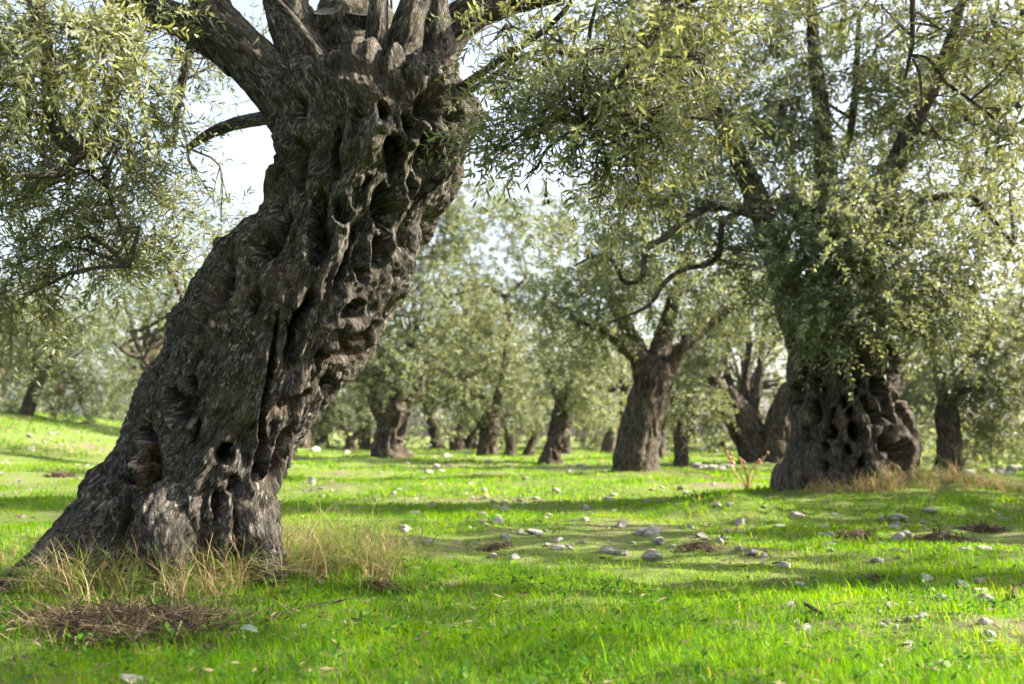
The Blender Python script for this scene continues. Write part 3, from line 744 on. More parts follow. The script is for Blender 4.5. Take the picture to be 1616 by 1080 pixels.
def grove_tree(label, Y, trunk, limbs, clumps, seed, dens=1.0, leafL=0.07, pairs=7, trunk_res=(120, 96), flare=0.35, amp=1.0, lod=1, stem=0.0016, br=0.014, extra=None, name='olive_tree',
               singles=0, tlen=(0.2, 0.4), gap=-0.15, moss=0.3, cells=1.0, off=None, pits=None, per=5, sink=0.3, group='olive trees of the grove', leafmat='leaf_far', wr=0.15):
    tr = trunk if isinstance(trunk[0], list) else [trunk]
    P0 = pxline(tr[0], Y); bx, by = P0[0, 0], P0[0, 1]
    root = empty(name, (bx, by, gz(bx, by))); tag(root, label, 'olive tree', group)
    A = []
    for k, rows in enumerate(tr):
        P = pxline(rows, Y); g = gz(P[0, 0], P[0, 1])
        P = np.vstack([[P[0, 0], P[0, 1], min(P[0, 2], g) - sink, P[0, 3] * 1.06], P])
        V, F, co = gnarl(P, trunk_res[0], trunk_res[1], seed + 9.7 * k, amp, flare, 0.6, cells)
        if pits:
            C, _ = resample(P, trunk_res[0]); ax = np.repeat(C[:, :3], trunk_res[1], 0); ax = np.vstack([ax, ax[-1:]])
            Nv = V - ax; Nv[:, 2] = 0; Nv = nrm(Nv); V = V + Nv * carve(V, Nv, co, pits[0], pits[1], 0.5)[0][:, None]
        a = NEWZERO(len(V)); a['moss'] = moss * sstep(-0.1, 0.4, perlin(V * 3 + seed)) * sstep(0.6, 0.1, V[:, 2] - g)
        link('trunk', mesh_from('trunk', V, F, [M['bark_far']], dict(bark_co=co, **a)), root)
        A.append(P[-1, :3])
    for k, rows in enumerate(limbs):
        _, a = add_limb(root, rows, Y, 40, 18, seed + 3 * k, 'limb', 'bark_far', 0.6, moss * 0.6); A += a
    cl = pxclumps(clumps, Y, dens) + (extra or [])
    crown(root, cl, A, seed, leafL, pairs, lod, leafmat, stem, br, per, gap, singles, 0.3, tlen, off, 0.15, wr)
    return root

def around(c, spread, n, zlo, zhi, r, tw, seed):
    g = np.random.default_rng(seed); out = []
    for _ in range(n):
        a = g.uniform(0, 2 * np.pi); d = spread * math.sqrt(g.uniform(0.05, 1))
        out.append((np.array([c[0] + d * math.cos(a), c[1] + d * math.sin(a), g.uniform(zlo, zhi)]), g.uniform(0.7, 1.2) * r, tw))
    return out

# the stout one on the right
grove_tree('massive old olive with a wide pitted trunk rising from dry grass on the right', 9.5,
    [(1335, 770, 208, 0), (1338, 740, 196, 0), (1340, 690, 186, 0), (1332, 640, 170, 0), (1328, 590, 164, 0), (1330, 555, 160, 0), (1330, 525, 130, 0)],
    [[(1285, 570, 70, -.1), (1255, 500, 56, -.1), (1238, 440, 48, 0), (1212, 360, 44, 0), (1180, 280, 36, .1), (1130, 170, 28, .2), (1075, 60, 20, .3), (1030, -40, 12, .4)],
     [(1325, 560, 70, 0), (1318, 470, 46, .1), (1308, 350, 38, .2), (1300, 240, 30, .2), (1294, 150, 26, .2), (1284, 70, 20, .2), (1278, -60, 12, .2)],
     [(1365, 560, 72, 0), (1375, 470, 48, 0), (1375, 390, 40, -.1), (1398, 300, 36, -.1), (1440, 200, 28, -.2), (1480, 120, 22, -.3), (1520, 0, 14, -.4)],
     [(1225, 360, 34, 0), (1200, 340, 26, -.2), (1140, 326, 15, -.4), (1090, 340, 13, -.5), (1055, 372, 11, -.6), (1020, 395, 10, -.7), (1012, 440, 9, -.7), (984, 445, 8, -.7), (970, 415, 7, -.7), (945, 403, 5, -.7), (905, 420, 3, -.7)],
     [(1180, 330, 14, -.3), (1142, 350, 10, -.5), (1136, 395, 10, -.5), (1118, 417, 9, -.5), (1080, 425, 8, -.6), (1050, 445, 8, -.6), (1030, 475, 7, -.7), (1010, 490, 6, -.7), (960, 510, 4, -.7)],
     [(1140, 326, 12, -.4), (1110, 318, 9, -.4), (1060, 328, 7, -.4), (1010, 338, 4, -.4)],
     [(1290, 330, 40, -.3), (1262, 322, 34, -.5), (1232, 322, 26, -.6)],
     [(1330, 250, 14, .3), (1345, 190, 12, .3), (1352, 100, 10, .3), (1356, 20, 8, .3)],
     [(1345, 165, 8, .3), (1370, 110, 6, .3), (1385, 70, 5, .3)],
     [(1375, 390, 26, -.3), (1400, 370, 20, -.5), (1450, 320, 14, -.6), (1530, 310, 10, -.7), (1570, 350, 8, -.7), (1600, 385, 6, -.7)]],
    [(1325, 430, 78, -1.0, 52), (1262, 410, 66, -.9, 40), (1400, 420, 76, -.9, 46), (1320, 515, 48, -1.0, 26), (1370, 490, 44, -1.0, 20), (1270, 490, 34, -.8, 14), (1150, 330, 70, -.3, 34), (1190, 420, 44, -.5, 16), (1450, 500, 44, -.6, 20), (1340, 280, 74, -.4, 34), (1250, 170, 70, -.2, 30), (1430, 170, 70, -.2, 30), (1340, 110, 70, -.1, 26), (1160, 170, 80, 0, 36), (1470, 400, 80, -.5, 55), (1540, 320, 85, -.4, 45), (1580, 440, 70, -.3, 34), (1500, 480, 55, -.6, 28),
     (1240, 330, 60, -.6, 40), (1300, 360, 70, -.8, 55), (1370, 350, 70, -.7, 50), (1440, 300, 70, -.5, 38), (1180, 250, 85, .2, 45), (1100, 200, 85, .3, 45), (1060, 290, 70, -.2, 36), (1010, 350, 60, -.6, 30), (1110, 90, 90, .5, 42), (1200, 130, 85, .6, 36),
     (1250, 230, 70, .2, 32), (1320, 190, 70, .4, 26), (1280, 60, 80, .3, 34), (1400, 110, 80, .2, 32), (1490, 170, 85, 0, 42), (1570, 200, 85, -.2, 36), (1600, 80, 90, 0, 40), (1500, 50, 85, .3, 36), (1370, 20, 70, .4, 22), (1190, 20, 80, .6, 32), (1040, 120, 70, .5, 26), (1100, 340, 45, -.4, 14), (980, 410, 48, -.7, 18),
     (1420, 210, 60, 1.0, 26), (1620, 330, 80, .4, 30)],
    201, 4.6, 0.070, 9, (240, 240), 0.18, 0.8, 1, 0.0018, 0.016,
    extra=around((3.4, 10.2, 0), 3.0, 34, 4.3, 5.9, 0.6, 42, 5) + around((3.6, 11.2, 0), 2.2, 12, 2.8, 4.4, 0.5, 34, 6), moss=0.6, cells=1.5, pits=(STOUT_PITS, STOUT_BUMPS))

# middle distance, straight trunk with a short stub
grove_tree('olive with a straight tapering trunk, standing left of the stout one in the middle distance', 14.5,
    [(1003, 752, 76, 0), (1004, 720, 68, 0), (1011, 680, 63, 0), (1020, 640, 61, 0), (1033, 600, 60, 0), (1042, 572, 54, 0)],
    [[(1040, 600, 40, 0), (1062, 572, 24, -.1), (1078, 548, 18, -.2), (1082, 530, 14, -.2)], [(1020, 590, 46, 0), (1000, 540, 28, .1), (970, 480, 20, .1), (930, 400, 12, .2)],
     [(1036, 580, 44, 0), (1050, 520, 28, .2), (1070, 450, 20, .2), (1090, 380, 12, .3)], [(1000, 560, 24, 0), (950, 520, 14, -.3), (900, 500, 9, -.5)], [(1040, 580, 30, .2), (1100, 530, 18, .5), (1160, 480, 11, .6)]],
    [(1020, 470, 62, -.4, 46), (960, 470, 70, -.4, 46), (900, 430, 70, -.3, 44), (1000, 410, 72, -.2, 46), (1112, 460, 60, -.2, 40), (1150, 480, 66, 0, 46), (1205, 500, 48, .4, 30), (1070, 410, 66, .2, 40), (900, 520, 56, -.5, 38), (935, 350, 76, .5, 44),
     (1000, 320, 70, .6, 36), (860, 380, 60, 0, 30), (1180, 420, 60, .4, 32), (950, 530, 40, -.5, 22), (870, 480, 50, .2, 26), (1100, 330, 60, .8, 28)],
    310, 5.0, 0.085, 7, (150, 90), 0.22, 0.8, 1, 0.0018, 0.016, moss=0.25, sink=0.35)

grove_tree('olive with two trunks spreading in a V, just left of the stout tree', 20.0,
    [[(1198, 738, 62, 0), (1188, 700, 54, 0), (1172, 665, 54, 0), (1154, 640, 48, 0), (1140, 616, 36, 0)], [(1222, 738, 56, -.2), (1226, 690, 48, -.2), (1236, 650, 44, -.2), (1254, 612, 40, -.1)]],
    [[(1150, 640, 36, 0), (1134, 612, 26, -.1), (1122, 594, 16, -.2)], [(1184, 650, 24, 0), (1196, 610, 14, 0), (1202, 560, 11, .1), (1210, 500, 8, .1)], [(1172, 640, 22, .1), (1178, 590, 11, .2), (1184, 540, 8, .2)], [(1160, 630, 22, .1), (1150, 600, 12, .2), (1140, 560, 9, .2)], [(1258, 620, 34, .3), (1280, 560, 20, .4), (1290, 500, 12, .5)]],
    [(1110, 550, 45, -.2, 26), (1190, 500, 56, -.2, 36), (1150, 470, 60, .2, 40), (1240, 520, 50, .3, 30), (1230, 460, 60, .4, 36), (1090, 520, 50, 0, 32), (1280, 580, 44, .5, 28), (1200, 400, 60, .5, 30), (1290, 440, 60, .8, 30)],
    420, 5.0, 0.11, 6, (100, 64), 0.22, 0.9, 1, 0.002, 0.02)

grove_tree('slim hollow olive trunk, the farthest right, behind the dry grass mound', 17.5,
    [(1498, 742, 42, 0), (1499, 720, 38, 0), (1498, 690, 37, 0), (1496, 660, 36, 0), (1494, 640, 32, 0)],
    [[(1494, 650, 24, 0), (1510, 625, 12, -.1), (1540, 612, 8, -.2), (1565, 622, 5, -.3)], [(1494, 645, 22, .1), (1482, 600, 14, .2), (1470, 540, 9, .3)], [(1498, 645, 20, .2), (1530, 580, 12, .4), (1560, 520, 8, .5)]],
    [(1500, 600, 46, -.1, 32), (1545, 590, 56, -.2, 40), (1590, 620, 52, -.2, 40), (1450, 570, 50, .2, 36), (1600, 560, 66, 0, 44), (1480, 510, 60, .4, 40), (1560, 510, 66, .3, 42), (1440, 640, 34, .3, 24), (1590, 670, 44, .4, 32), (1540, 660, 34, .5, 22), (1640, 520, 60, .3, 30), (1620, 440, 60, .6, 30), (1460, 450, 55, .7, 28), (1545, 690, 30, .8, 20)],
    530, 5.0, 0.105, 6, (90, 60), 0.35, 1.0, 1, 0.002, 0.018)

grove_tree('squat knobbly olive trunk with swollen head, close to the leaning trunk on its right', 23.5,
    [(618, 732, 62, 0), (612, 715, 50, 0), (614, 690, 47, 0), (622, 668, 49, 0), (622, 650, 58, 0), (622, 638, 58, 0)],
    [[(632, 655, 30, 0), (648, 632, 14, -.1), (664, 610, 9, -.1), (672, 570, 6, 0)], [(606, 655, 34, 0), (590, 635, 18, 0), (580, 610, 10, 0)], [(625, 645, 30, .1), (640, 600, 16, .2), (650, 540, 10, .3)]],
    [(612, 590, 44, -.4, 40), (578, 600, 38, -.2, 32), (645, 560, 44, .1, 34), (600, 540, 54, .2, 40), (560, 560, 46, .2, 30), (665, 510, 60, .4, 34), (640, 450, 66, .6, 38), (695, 440, 60, .6, 32), (700, 530, 46, .5, 28), (660, 610, 30, .2, 18), (560, 490, 60, .6, 34), (600, 460, 50, .8, 28), (690, 360, 64, 1.0, 52), (740, 330, 56, 1.2, 40), (650, 370, 64, 1.0, 50), (700, 300, 46, 1.3, 24), (660, 310, 40, 1.2, 18), (620, 400, 60, 1.0, 34), (720, 470, 60, .8, 36)],
    640, 5.5, 0.12, 6, (90, 64), 0.6, 1.3, 1, 0.002, 0.02)

grove_tree('dark slender olive trunk under a low pale leafy dome, middle of the far row', 25.0,
    [(769, 732, 38, 0), (769, 710, 32, 0), (771, 680, 30, 0), (772, 655, 30, 0)], [[(772, 660, 22, 0), (760, 620, 12, 0), (745, 580, 8, 0)], [(772, 660, 22, 0), (790, 610, 12, .2), (800, 540, 8, .3)], [(800, 470, 8, .3), (770, 455, 8, .3), (730, 462, 6, .3), (700, 470, 4, .3)], [(800, 540, 9, .3), (803, 500, 9, .3), (800, 470, 8, .3), (830, 440, 5, .3)]],
    [(730, 630, 40, -.6, 40), (722, 595, 36, -.6, 32), (780, 610, 50, 0, 38), (775, 550, 56, .2, 40), (830, 570, 52, .2, 38), (810, 500, 64, .4, 40), (750, 480, 50, .4, 24), (820, 640, 36, -.2, 28), (850, 440, 56, .6, 30), (790, 430, 50, .8, 20), (740, 390, 56, .8, 34), (700, 420, 56, .8, 34), (800, 360, 56, 1.0, 30), (850, 350, 56, 1.0, 30), (780, 320, 46, 1.2, 18), (740, 530, 56, .6, 34)],
    750, 5.5, 0.12, 6, (70, 48), 0.22, 1.0, 1, 0.002, 0.018)

grove_tree('pale knobbly olive trunk leaning right, lit by the sun, left of the straight trunk', 22.5,
    [(868, 732, 40, 0), (872, 712, 30, 0), (878, 690, 28, 0), (886, 668, 34, 0), (886, 648, 30, 0), (890, 632, 24, 0)], [[(888, 645, 18, 0), (900, 600, 12, 0), (920, 550, 8, 0)], [(888, 645, 18, 0), (870, 600, 10, .2), (856, 560, 7, .3)], [(905, 590, 8, 0), (880, 583, 8, -.1), (862, 592, 6, -.1)]],
    [(885, 590, 50, -.3, 40), (935, 590, 50, -.2, 38), (905, 540, 60, 0, 42), (945, 645, 34, .1, 26), (860, 520, 56, .3, 36), (960, 560, 46, .3, 30), (920, 620, 30, -.4, 18)],
    860, 5.5, 0.115, 6, (80, 56), 0.22, 1.5, 1, 0.002, 0.018)

grove_tree('thin upright olive trunk between the straight trunk and the two-trunked one', 19.5,
    [(1076, 742, 26, 0), (1075, 715, 22, 0), (1073, 690, 21, 0), (1070, 660, 20, 0)], [[(1070, 670, 14, 0), (1060, 630, 8, 0), (1050, 600, 5, 0)], [(1070, 670, 14, 0), (1090, 630, 8, .1), (1110, 600, 5, .2)]],
    [(1080, 630, 44, -.2, 38), (1050, 605, 40, 0, 30), (1110, 645, 38, 0, 28), (1085, 580, 46, .3, 32)], 970, 5, 0.105, 6, (60, 40), 0.3, 0.8, 1, 0.002, 0.014)

grove_tree('leaning slim olive on the raised ground at the far left edge', 24.0,
    [(28, 700, 38, 0), (34, 680, 24, 0), (44, 645, 20, 0), (56, 612, 19, 0), (64, 590, 16, 0)], [[(60, 600, 14, 0), (80, 560, 9, 0), (110, 530, 6, 0)], [(60, 600, 14, 0), (50, 550, 9, .2), (30, 500, 6, .3)], [(60, 590, 12, 0), (90, 575, 7, -.2), (120, 600, 5, -.3)], [(28, 690, 26, 0), (5, 692, 16, -.2), (-20, 698, 9, -.3)]],
    [(65, 555, 50, 0, 40), (15, 545, 64, .2, 44), (115, 560, 52, 0, 38), (145, 515, 60, .2, 40), (70, 490, 66, .4, 44), (0, 470, 70, .4, 44), (165, 470, 46, .4, 26), (100, 610, 42, -.2, 30), (150, 600, 40, .2, 26), (-40, 560, 70, .3, 40), (15, 620, 40, .5, 26), (120, 650, 24, .4, 16)],
    1080, 5, 0.12, 6, (70, 44), 0.7, 0.9, 1, 0.002, 0.018)

grove_tree('small forked dark olive far off, beside the leaning trunk', 37.0,
    [(553, 712, 22, 0), (553, 700, 17, 0), (553, 690, 20, 0)], [[(550, 694, 10, 0), (542, 678, 8, 0), (540, 660, 5, 0)], [(556, 694, 10, 0), (568, 680, 8, 0), (582, 672, 5, 0)]],
    [(550, 650, 34, 0, 34), (525, 660, 28, 0, 26), (580, 655, 28, .2, 24), (545, 620, 36, .4, 34), (510, 640, 30, .4, 26)], 1190, 4.5, 0.17, 5, (40, 32), 0.3, 0.8, 1, 0.003, 0.02)

grove_tree('olive half hidden behind the leaning trunk, its arched bare branch showing on the left', 17.0,
    [(340, 700, 50, 0), (335, 660, 44, 0), (322, 620, 40, 0), (310, 590, 36, 0)], [[(310, 600, 30, 0), (280, 585, 16, 0), (245, 585, 10, 0), (226, 566, 9, 0), (205, 560, 7, -.1), (190, 550, 6, -.1), (178, 540, 4, -.1)], [(190, 550, 6, -.1), (205, 538, 6, 0), (235, 530, 6, 0), (262, 516, 6, 0)], [(226, 572, 8, 0), (240, 548, 7, 0), (262, 535, 6, .1)], [(310, 590, 26, 0), (300, 520, 16, .2), (280, 450, 10, .3), (262, 420, 6, .3)], [(315, 590, 26, .2), (360, 520, 16, .4), (400, 440, 10, .5)], [(262, 500, 6, .2), (225, 520, 6, .2), (200, 523, 5, .1)]],
    [(215, 500, 30, .0, 10), (245, 440, 34, .1, 12), (270, 480, 28, .2, 8), (200, 440, 36, .2, 14), (280, 400, 40, .4, 16), (330, 400, 50, .5, 24), (380, 360, 50, .5, 20), (240, 620, 40, .8, 26), (190, 620, 40, 1.2, 28), (210, 580, 36, 1.6, 20), (300, 330, 34, .6, 10), (240, 380, 30, .5, 9), (420, 420, 60, .6, 26)],
    1300, 4, 0.08, 6, (60, 40), 0.3, 0.8, 1, 0.002, 0.016)

grove_tree('dark olive trunk in the shade behind the pale knobbly one', 32.0,
    [(893, 722, 20, 0), (892, 700, 17, 0), (894, 675, 16, 0)], [[(893, 680, 10, 0), (900, 650, 6, 0), (912, 625, 4, 0)]],
    [(900, 640, 36, 0, 36), (870, 630, 30, 0, 26), (935, 650, 28, 0, 24), (900, 600, 40, .4, 34)], 1410, 4.5, 0.16, 5, (40, 28), 0.3, 0.8, 1, 0.003, 0.02)
grove_tree('reddish brown forked olive trunk in the far shade beside the slender dark one', 31.0,
    [[(805, 722, 22, 0), (806, 705, 18, 0), (803, 685, 16, 0)], [(832, 722, 18, .2), (838, 705, 15, .2), (846, 685, 13, .2)]], [[(803, 690, 9, 0), (795, 665, 6, 0), (790, 640, 4, 0)]],
    [(800, 655, 36, 0, 34), (840, 650, 36, .2, 34), (820, 615, 40, .4, 34)], 1520, 4.5, 0.16, 5, (40, 28), 0.3, 0.8, 1, 0.003, 0.02)
grove_tree('dark olive trunk peeping out on the right of the straight trunk', 27.0,
    [(1041, 730, 24, 0), (1041, 710, 20, 0), (1043, 680, 18, 0)], [[(1043, 690, 11, 0), (1050, 660, 7, 0), (1060, 630, 4, 0)]],
    [(1040, 650, 36, .4, 30), (1070, 640, 34, .4, 28)], 1630, 4.5, 0.14, 5, (40, 28), 0.3, 0.8, 1, 0.003, 0.02)

# a neighbour whose trunk stands outside the picture; its boughs hang into the top right corner
grove_tree('olive bough with dark fruit hanging into the top right corner, nearest to the viewer', 4.4,
    [(2340, 860, 230, .3), (2300, 700, 190, .3), (2270, 520, 170, .2), (2260, 380, 150, .2)],
    [[(2260, 400, 90, .2), (2150, 150, 60, 0), (1950, -60, 36, -.6), (1700, -120, 22, -1.0), (1520, -110, 15, -1.3), (1450, -60, 11, -1.4), (1440, 0, 9, -1.45), (1442, 40, 9, -1.45), (1438, 85, 7, -1.45), (1428, 125, 4, -1.45)],
     [(1440, 88, 6, -1.45), (1462, 92, 6, -1.45), (1480, 110, 6, -1.45), (1492, 130, 6, -1.45), (1520, 150, 5, -1.45), (1560, 180, 5, -1.45), (1600, 220, 4, -1.45), (1640, 260, 3, -1.45)],
     [(1440, 92, 4, -1.45), (1450, 115, 4, -1.45), (1454, 150, 4, -1.45), (1452, 190, 2, -1.45)], [(1440, 36, 4, -1.45), (1475, 42, 4, -1.45), (1505, 55, 4, -1.45), (1540, 60, 3, -1.45), (1600, 90, 2, -1.45)],
     [(2260, 390, 80, .3), (2330, 150, 50, .5), (2350, -150, 30, .8)], [(2250, 390, 70, .4), (2160, 200, 40, 1.2), (2050, 0, 24, 2.0)], [(1950, -60, 22, -.6), (1760, 0, 12, -1.0), (1660, 60, 8, -1.3), (1600, 120, 5, -1.5)]],
    [(1560, 40, 60, -1.6, 14), (1600, 110, 55, -1.7, 13), (1500, 20, 40, -1.5, 7), (1590, 200, 50, -1.6, 9), (1540, 190, 40, -1.5, 7), (1480, 150, 36, -1.4, 4), (1440, 20, 30, -1.5, 4), (1650, 60, 80, -1.5, 16), (1640, 220, 60, -1.5, 10), (1400, 10, 34, -1.4, 4), (1560, 240, 40, -1.4, 5), (1480, 240, 30, -1.4, 3), (1350, -10, 40, -1.3, 5)],
    1750, 2.2, 0.047, 8, (80, 60), 0.4, 0.9, 0, 0.0013, 0.006, off=around((5.2, 3.35, 0), 1.25, 18, 3.0, 4.2, 0.45, 44, 15), singles=300, tlen=(0.12, 0.24), leafmat='leaf', wr=0.105)  # off: unseen leaf clumps added to throw shade on the left foreground
_ov = [o for o in bpy.data.objects if o.get('label', '').startswith('olive bough')][0]
for (u, v, Yd, m) in ((1560, 56, 2.75, 'olive_red'), (1566, 102, 2.8, 'olive_red'), (1607, 166, 2.6, 'olive'), (1525, 187, 2.9, 'olive'), (1614, 20, 2.7, 'olive')):
    olive(_ov, px(u, v, Yd), 0.0085, m)

# the wood behind, with unseen trees added at the right for shade, one mass
def wood():
    rng = np.random.default_rng(77); bag = Bag(); spots = []
    for k in range(34):
        y = rng.uniform(40, 60); x = rng.uniform(-0.68, 0.68) * y; spots.append((x, y, 1.45))
    for u in (-30, 250, 470, 960, 1400, 1640): y = rng.uniform(31, 37); spots.append(((u - CU) / FPX * y, y, 1.3))
    spots += [(6.4, 7.4, 0.9), (8.8, 7.7, 1.15), (11.6, 6.6, 1.15), (10.5, 14.5, 1.2), (14.5, 17.0, 1.2), (14.5, 8.0, 1.2), (13.5, 19, 1.2), (17, 13, 1.2), (17, 22, 1.2), (-9, 7, 0.9), (-13, 13, 1.0)]  # right-hand ones stand out of view, put in to shade the ground
    for (x, y, s) in spots:
        g = gz(x, y); far = y > 24
        q_ = rng.normal(size=3); tr = np.array([[x, y, g - 0.3, 0.26 * s], [x + q_[0] * .12, y, g + 0.5, 0.19 * s], [x + q_[1] * .3, y, g + 1.0 * s, 0.16 * s], [x + q_[2] * .5, y, g + 1.6 * s, 0.15 * s]])
        V, F, co = gnarl(tr, 16, 14, rng.uniform(0, 99), 1.3, 0.2); bag.add(V, F, 1, rnd=np.zeros(len(V)), bark_co=co, moss=np.zeros(len(V)), lichen=np.zeros(len(V)), wood=np.zeros(len(V)))
        cl = []
        for _ in range(16):
            a = rng.uniform(0, 6.28); d = 2.0 * s * math.sqrt(rng.uniform(0, 1)); z = g + s * rng.uniform(1.4, 4.6) - (0.5 if d > 1.4 and far else 0.0)
            cl.append((np.array([x + d * math.cos(a), y + d * math.sin(a), z]), rng.uniform(0.6, 0.95) * s, 22))
            e = cl[-1][0]; top = tr[-1, :3]
            V, F, co = tube(np.array([[*top, 0.10], [*((top + e) / 2 + np.array([0, 0, .2])), 0.06], [*e, 0.02]]), 4, 4, 0.0)
            bag.add(V, F, 1, rnd=np.zeros(len(V)), bark_co=co, moss=np.zeros(len(V)), lichen=np.zeros(len(V)), wood=np.zeros(len(V)))
        Rt, Dr, Ln, _ = clump_twigs(cl, rng, x, -0.2, (0.3, 0.6))
        p, d, n, l = twig_leaves(Rt, Dr, Ln, 4, 0.25 if far else 0.17, rng, 0.3)
        V, F, k = leaf_verts(p, d, n, l, 1, 0.19)
        z = np.zeros(len(V)); bag.add(V, F, 0, rnd=np.repeat(np.clip(0.45 + 0.25 * perlin(p) + rng.normal(size=len(p)) * 0.2, 0, 1), k), bark_co=V, moss=z, lichen=z, wood=z)
    # low scrub along its foot
    cl = []
    for k in range(150):
        y = rng.uniform(36, 48); x = rng.uniform(-0.7, 0.7) * y; cl.append((np.array([x, y, gz(x, y) + rng.uniform(0.1, 1.0)]), rng.uniform(0.6, 1.1), 22))
    for k in range(26):
        y = rng.uniform(22, 30); x = rng.uniform(0.42, 0.62) * y; cl.append((np.array([x, y, gz(x, y) + rng.uniform(0.1, 0.9)]), rng.uniform(0.5, 0.8), 26))
    Rt, Dr, Ln, _ = clump_twigs(cl, rng, 3, -0.25, (0.3, 0.6))
    p, d, n, l = twig_leaves(Rt, Dr, Ln, 4, 0.24, rng, 0.1); V, F, k = leaf_verts(p, d, n, l, 1, 0.19)
    z = np.zeros(len(V)); bag.add(V, F, 0, rnd=np.repeat(rng.uniform(0, 0.9, len(p)), k), bark_co=V, moss=z, lichen=z, wood=z)
    o = bag.build('olive_wood', [M['leaf_far'], M['bark_far']], None, False)
    tag(o, 'distant mass of grey-green olive trees and scrub closing the view, plus unseen trees added at the right for shade', 'woodland', None, 'stuff')
wood()

# ------------------------------------------------------------------ stones
def stone_meshes():
    out = []
    for k in range(9):
        g = np.random.default_rng(100 + k)
        nr, nc = 9, 13
        th = np.linspace(0.03, np.pi - 0.03, nr); ph = np.arange(nc) * 2 * np.pi / nc
        D = np.stack([np.sin(th)[:, None] * np.cos(ph)[None], np.sin(th)[:, None] * np.sin(ph)[None], np.cos(th)[:, None] + 0 * ph[None]], -1).reshape(-1, 3)
        r = np.ones(len(D))
        for _ in range(11):                     # chip flat facets off
            n = nrm(g.normal(size=(1, 3)))[0]; h = g.uniform(0.52, 0.85)
            dt = D @ n; r = np.where(dt > 0.05, np.minimum(r, h / np.maximum(dt, 0.05)), r)
        r = r * (1 + 0.10 * perlin(D * 2 + k * 7) + 0.05 * perlin(D * 6 + k))
        V = D * r[:, None] * np.array([1.0, g.uniform(0.7, 0.95), g.uniform(0.55, 0.8)])
        out.append(mesh_from('stone', V, [grid_faces(nr, nc)], [M['stone']], None, False))
    return out
STONES = stone_meshes()
def stone(x, y, r, label, group, sink=0.25, rs=None):
    g = rs or RNG
    o = bpy.data.objects.new('stone', STONES[g.integers(len(STONES))]); sc.collection.objects.link(o)
    o.scale = (r * g.uniform(0.85, 1.25), r * g.uniform(0.75, 1.1), r * g.uniform(0.6, 1.15))
    o.location = (x, y, gz(x, y) + r * (0.5 - sink)); o.rotation_euler = (g.uniform(-.3, .3), g.uniform(-.3, .3), g.uniform(0, 6.28))
    tag(o, label, 'stone', group)
NAMED = [(1463, 915, 38, 'pale pitted block of stone, tallest of those in the right-hand grass'), (1548, 936, 34, 'upright brown stone near the right edge behind a grey flat one'),
    (1556, 950, 42, 'grey flat stone near the right edge, in front of the brown ones'), (1520, 926, 42, 'low brown stone right of the pale pitted block'),
    (1562, 1004, 34, 'white rounded stone in the lower right grass'), (1556, 984, 30, 'dull grey stone just behind the white rounded one, lower right'),
    (1264, 926, 30, 'small grey stone with a dark clod beside it, right foreground'), (1242, 958, 36, 'sunlit cream stone in the bright patch of grass, right foreground'),
    (1307, 863, 34, 'white flat-topped stone below the dry mound of the stout tree'), (1350, 848, 34, 'grey stone left of the brown clump below the stout tree'),
    (1395, 862, 34, 'cream stone between the two brown clumps below the stout tree'), (1556, 868, 34, 'pale stone right of the dark brown clump by the right edge'),
    (1168, 868, 28, 'white stone right of a dry straw clump in the middle grass'), (1032, 884, 46, 'broad white stone left of a dry straw clump in the middle grass'), (1032, 872, 22, 'small white stone just behind the broad white one, middle grass'),
    (958, 872, 34, 'cream stone, the left one of the pair in the middle grass'), (982, 876, 38, 'broad cream stone, the right one of the pair in the middle grass'),
    (1028, 846, 44, 'long flat pale stone in the shaded middle grass'), (776, 880, 30, 'pale stone half sunk in grass, left one of two right of the tall grass'), (812, 882, 34, 'pale stone half sunk in grass, right one of two right of the tall grass'),
    (722, 858, 26, 'white stone in shade right of the tall dry grass'), (648, 858, 20, 'small white stone at the edge of the tall dry grass'),
    (851, 846, 14, 'small upright white stone in the shaded middle grass'), (1420, 820, 34, 'pale stone in front of the dry grass mound of the stout tree'),
    (304, 976, 28, 'cream stone at the end of the brown straw heap'), (509, 921, 20, 'small pale stone under the tall dry grass'), (474, 992, 28, 'cream stone in the grass right of the straw heap'),
    (1490, 1052, 46, 'crumbly grey stone low in the right foreground'), (1428, 1022, 40, 'grey crumbly stone left of the white rounded one, right foreground'), (205, 1074, 52, 'grey stone at the bottom edge below the straw heap'),
    (553, 1078, 28, 'cream stone at the bottom edge, right of the straw heap'), (1388, 990, 30, 'dull stone sunk in the bright grass of the right foreground'), (1455, 975, 30, 'small cream stone in the bright grass, right foreground'),
    (845, 788, 16, 'white pebble in the sunlit strip behind the shade'), (1075, 716, 30, 'white boulder at the foot of the thin upright trunk'), (497, 712, 22, 'white boulder far off, just right of the leaning trunk'),
    (548, 716, 22, 'flat white boulder far off, under the small forked olive'), (585, 718, 16, 'white boulder far off, left of the squat knobbly trunk'), (1255, 985, 24, 'stone low in the grass, below the sunlit cream one'), (897, 918, 30, 'cream stone in the lush grass of the centre foreground')]
rs = np.random.default_rng(55)
for (u, v, wpx, lab) in NAMED:
    p = ground_hit(u, v); stone(p[0], p[1], 0.44 * wpx * p[1] / FPX, lab, 'loose stones in the grass', 0.36, rs)
ZN = [(60, 640, 1180, 800, 868, 9, 26, 'small pale stone among many in the shaded grass of the middle ground'), (46, 1190, 1610, 805, 900, 9, 24, 'small pale stone among many in the grass below the stout tree'),
      (80, 480, 960, 722, 800, 6, 16, 'pale stone among many in the sunlit meadow far behind'), (22, 0, 140, 690, 860, 6, 13, 'pale stone among many in the meadow left of the leaning trunk'),
      (26, 20, 180, 660, 700, 4, 8, 'pale stone among many on the raised bank at the far left'), (34, 1180, 1610, 905, 1070, 10, 26, 'small stone among many in the right foreground grass'), (24, 960, 1230, 760, 806, 8, 18, 'pale stone among many in the sunlit strip before the straight trunk')]
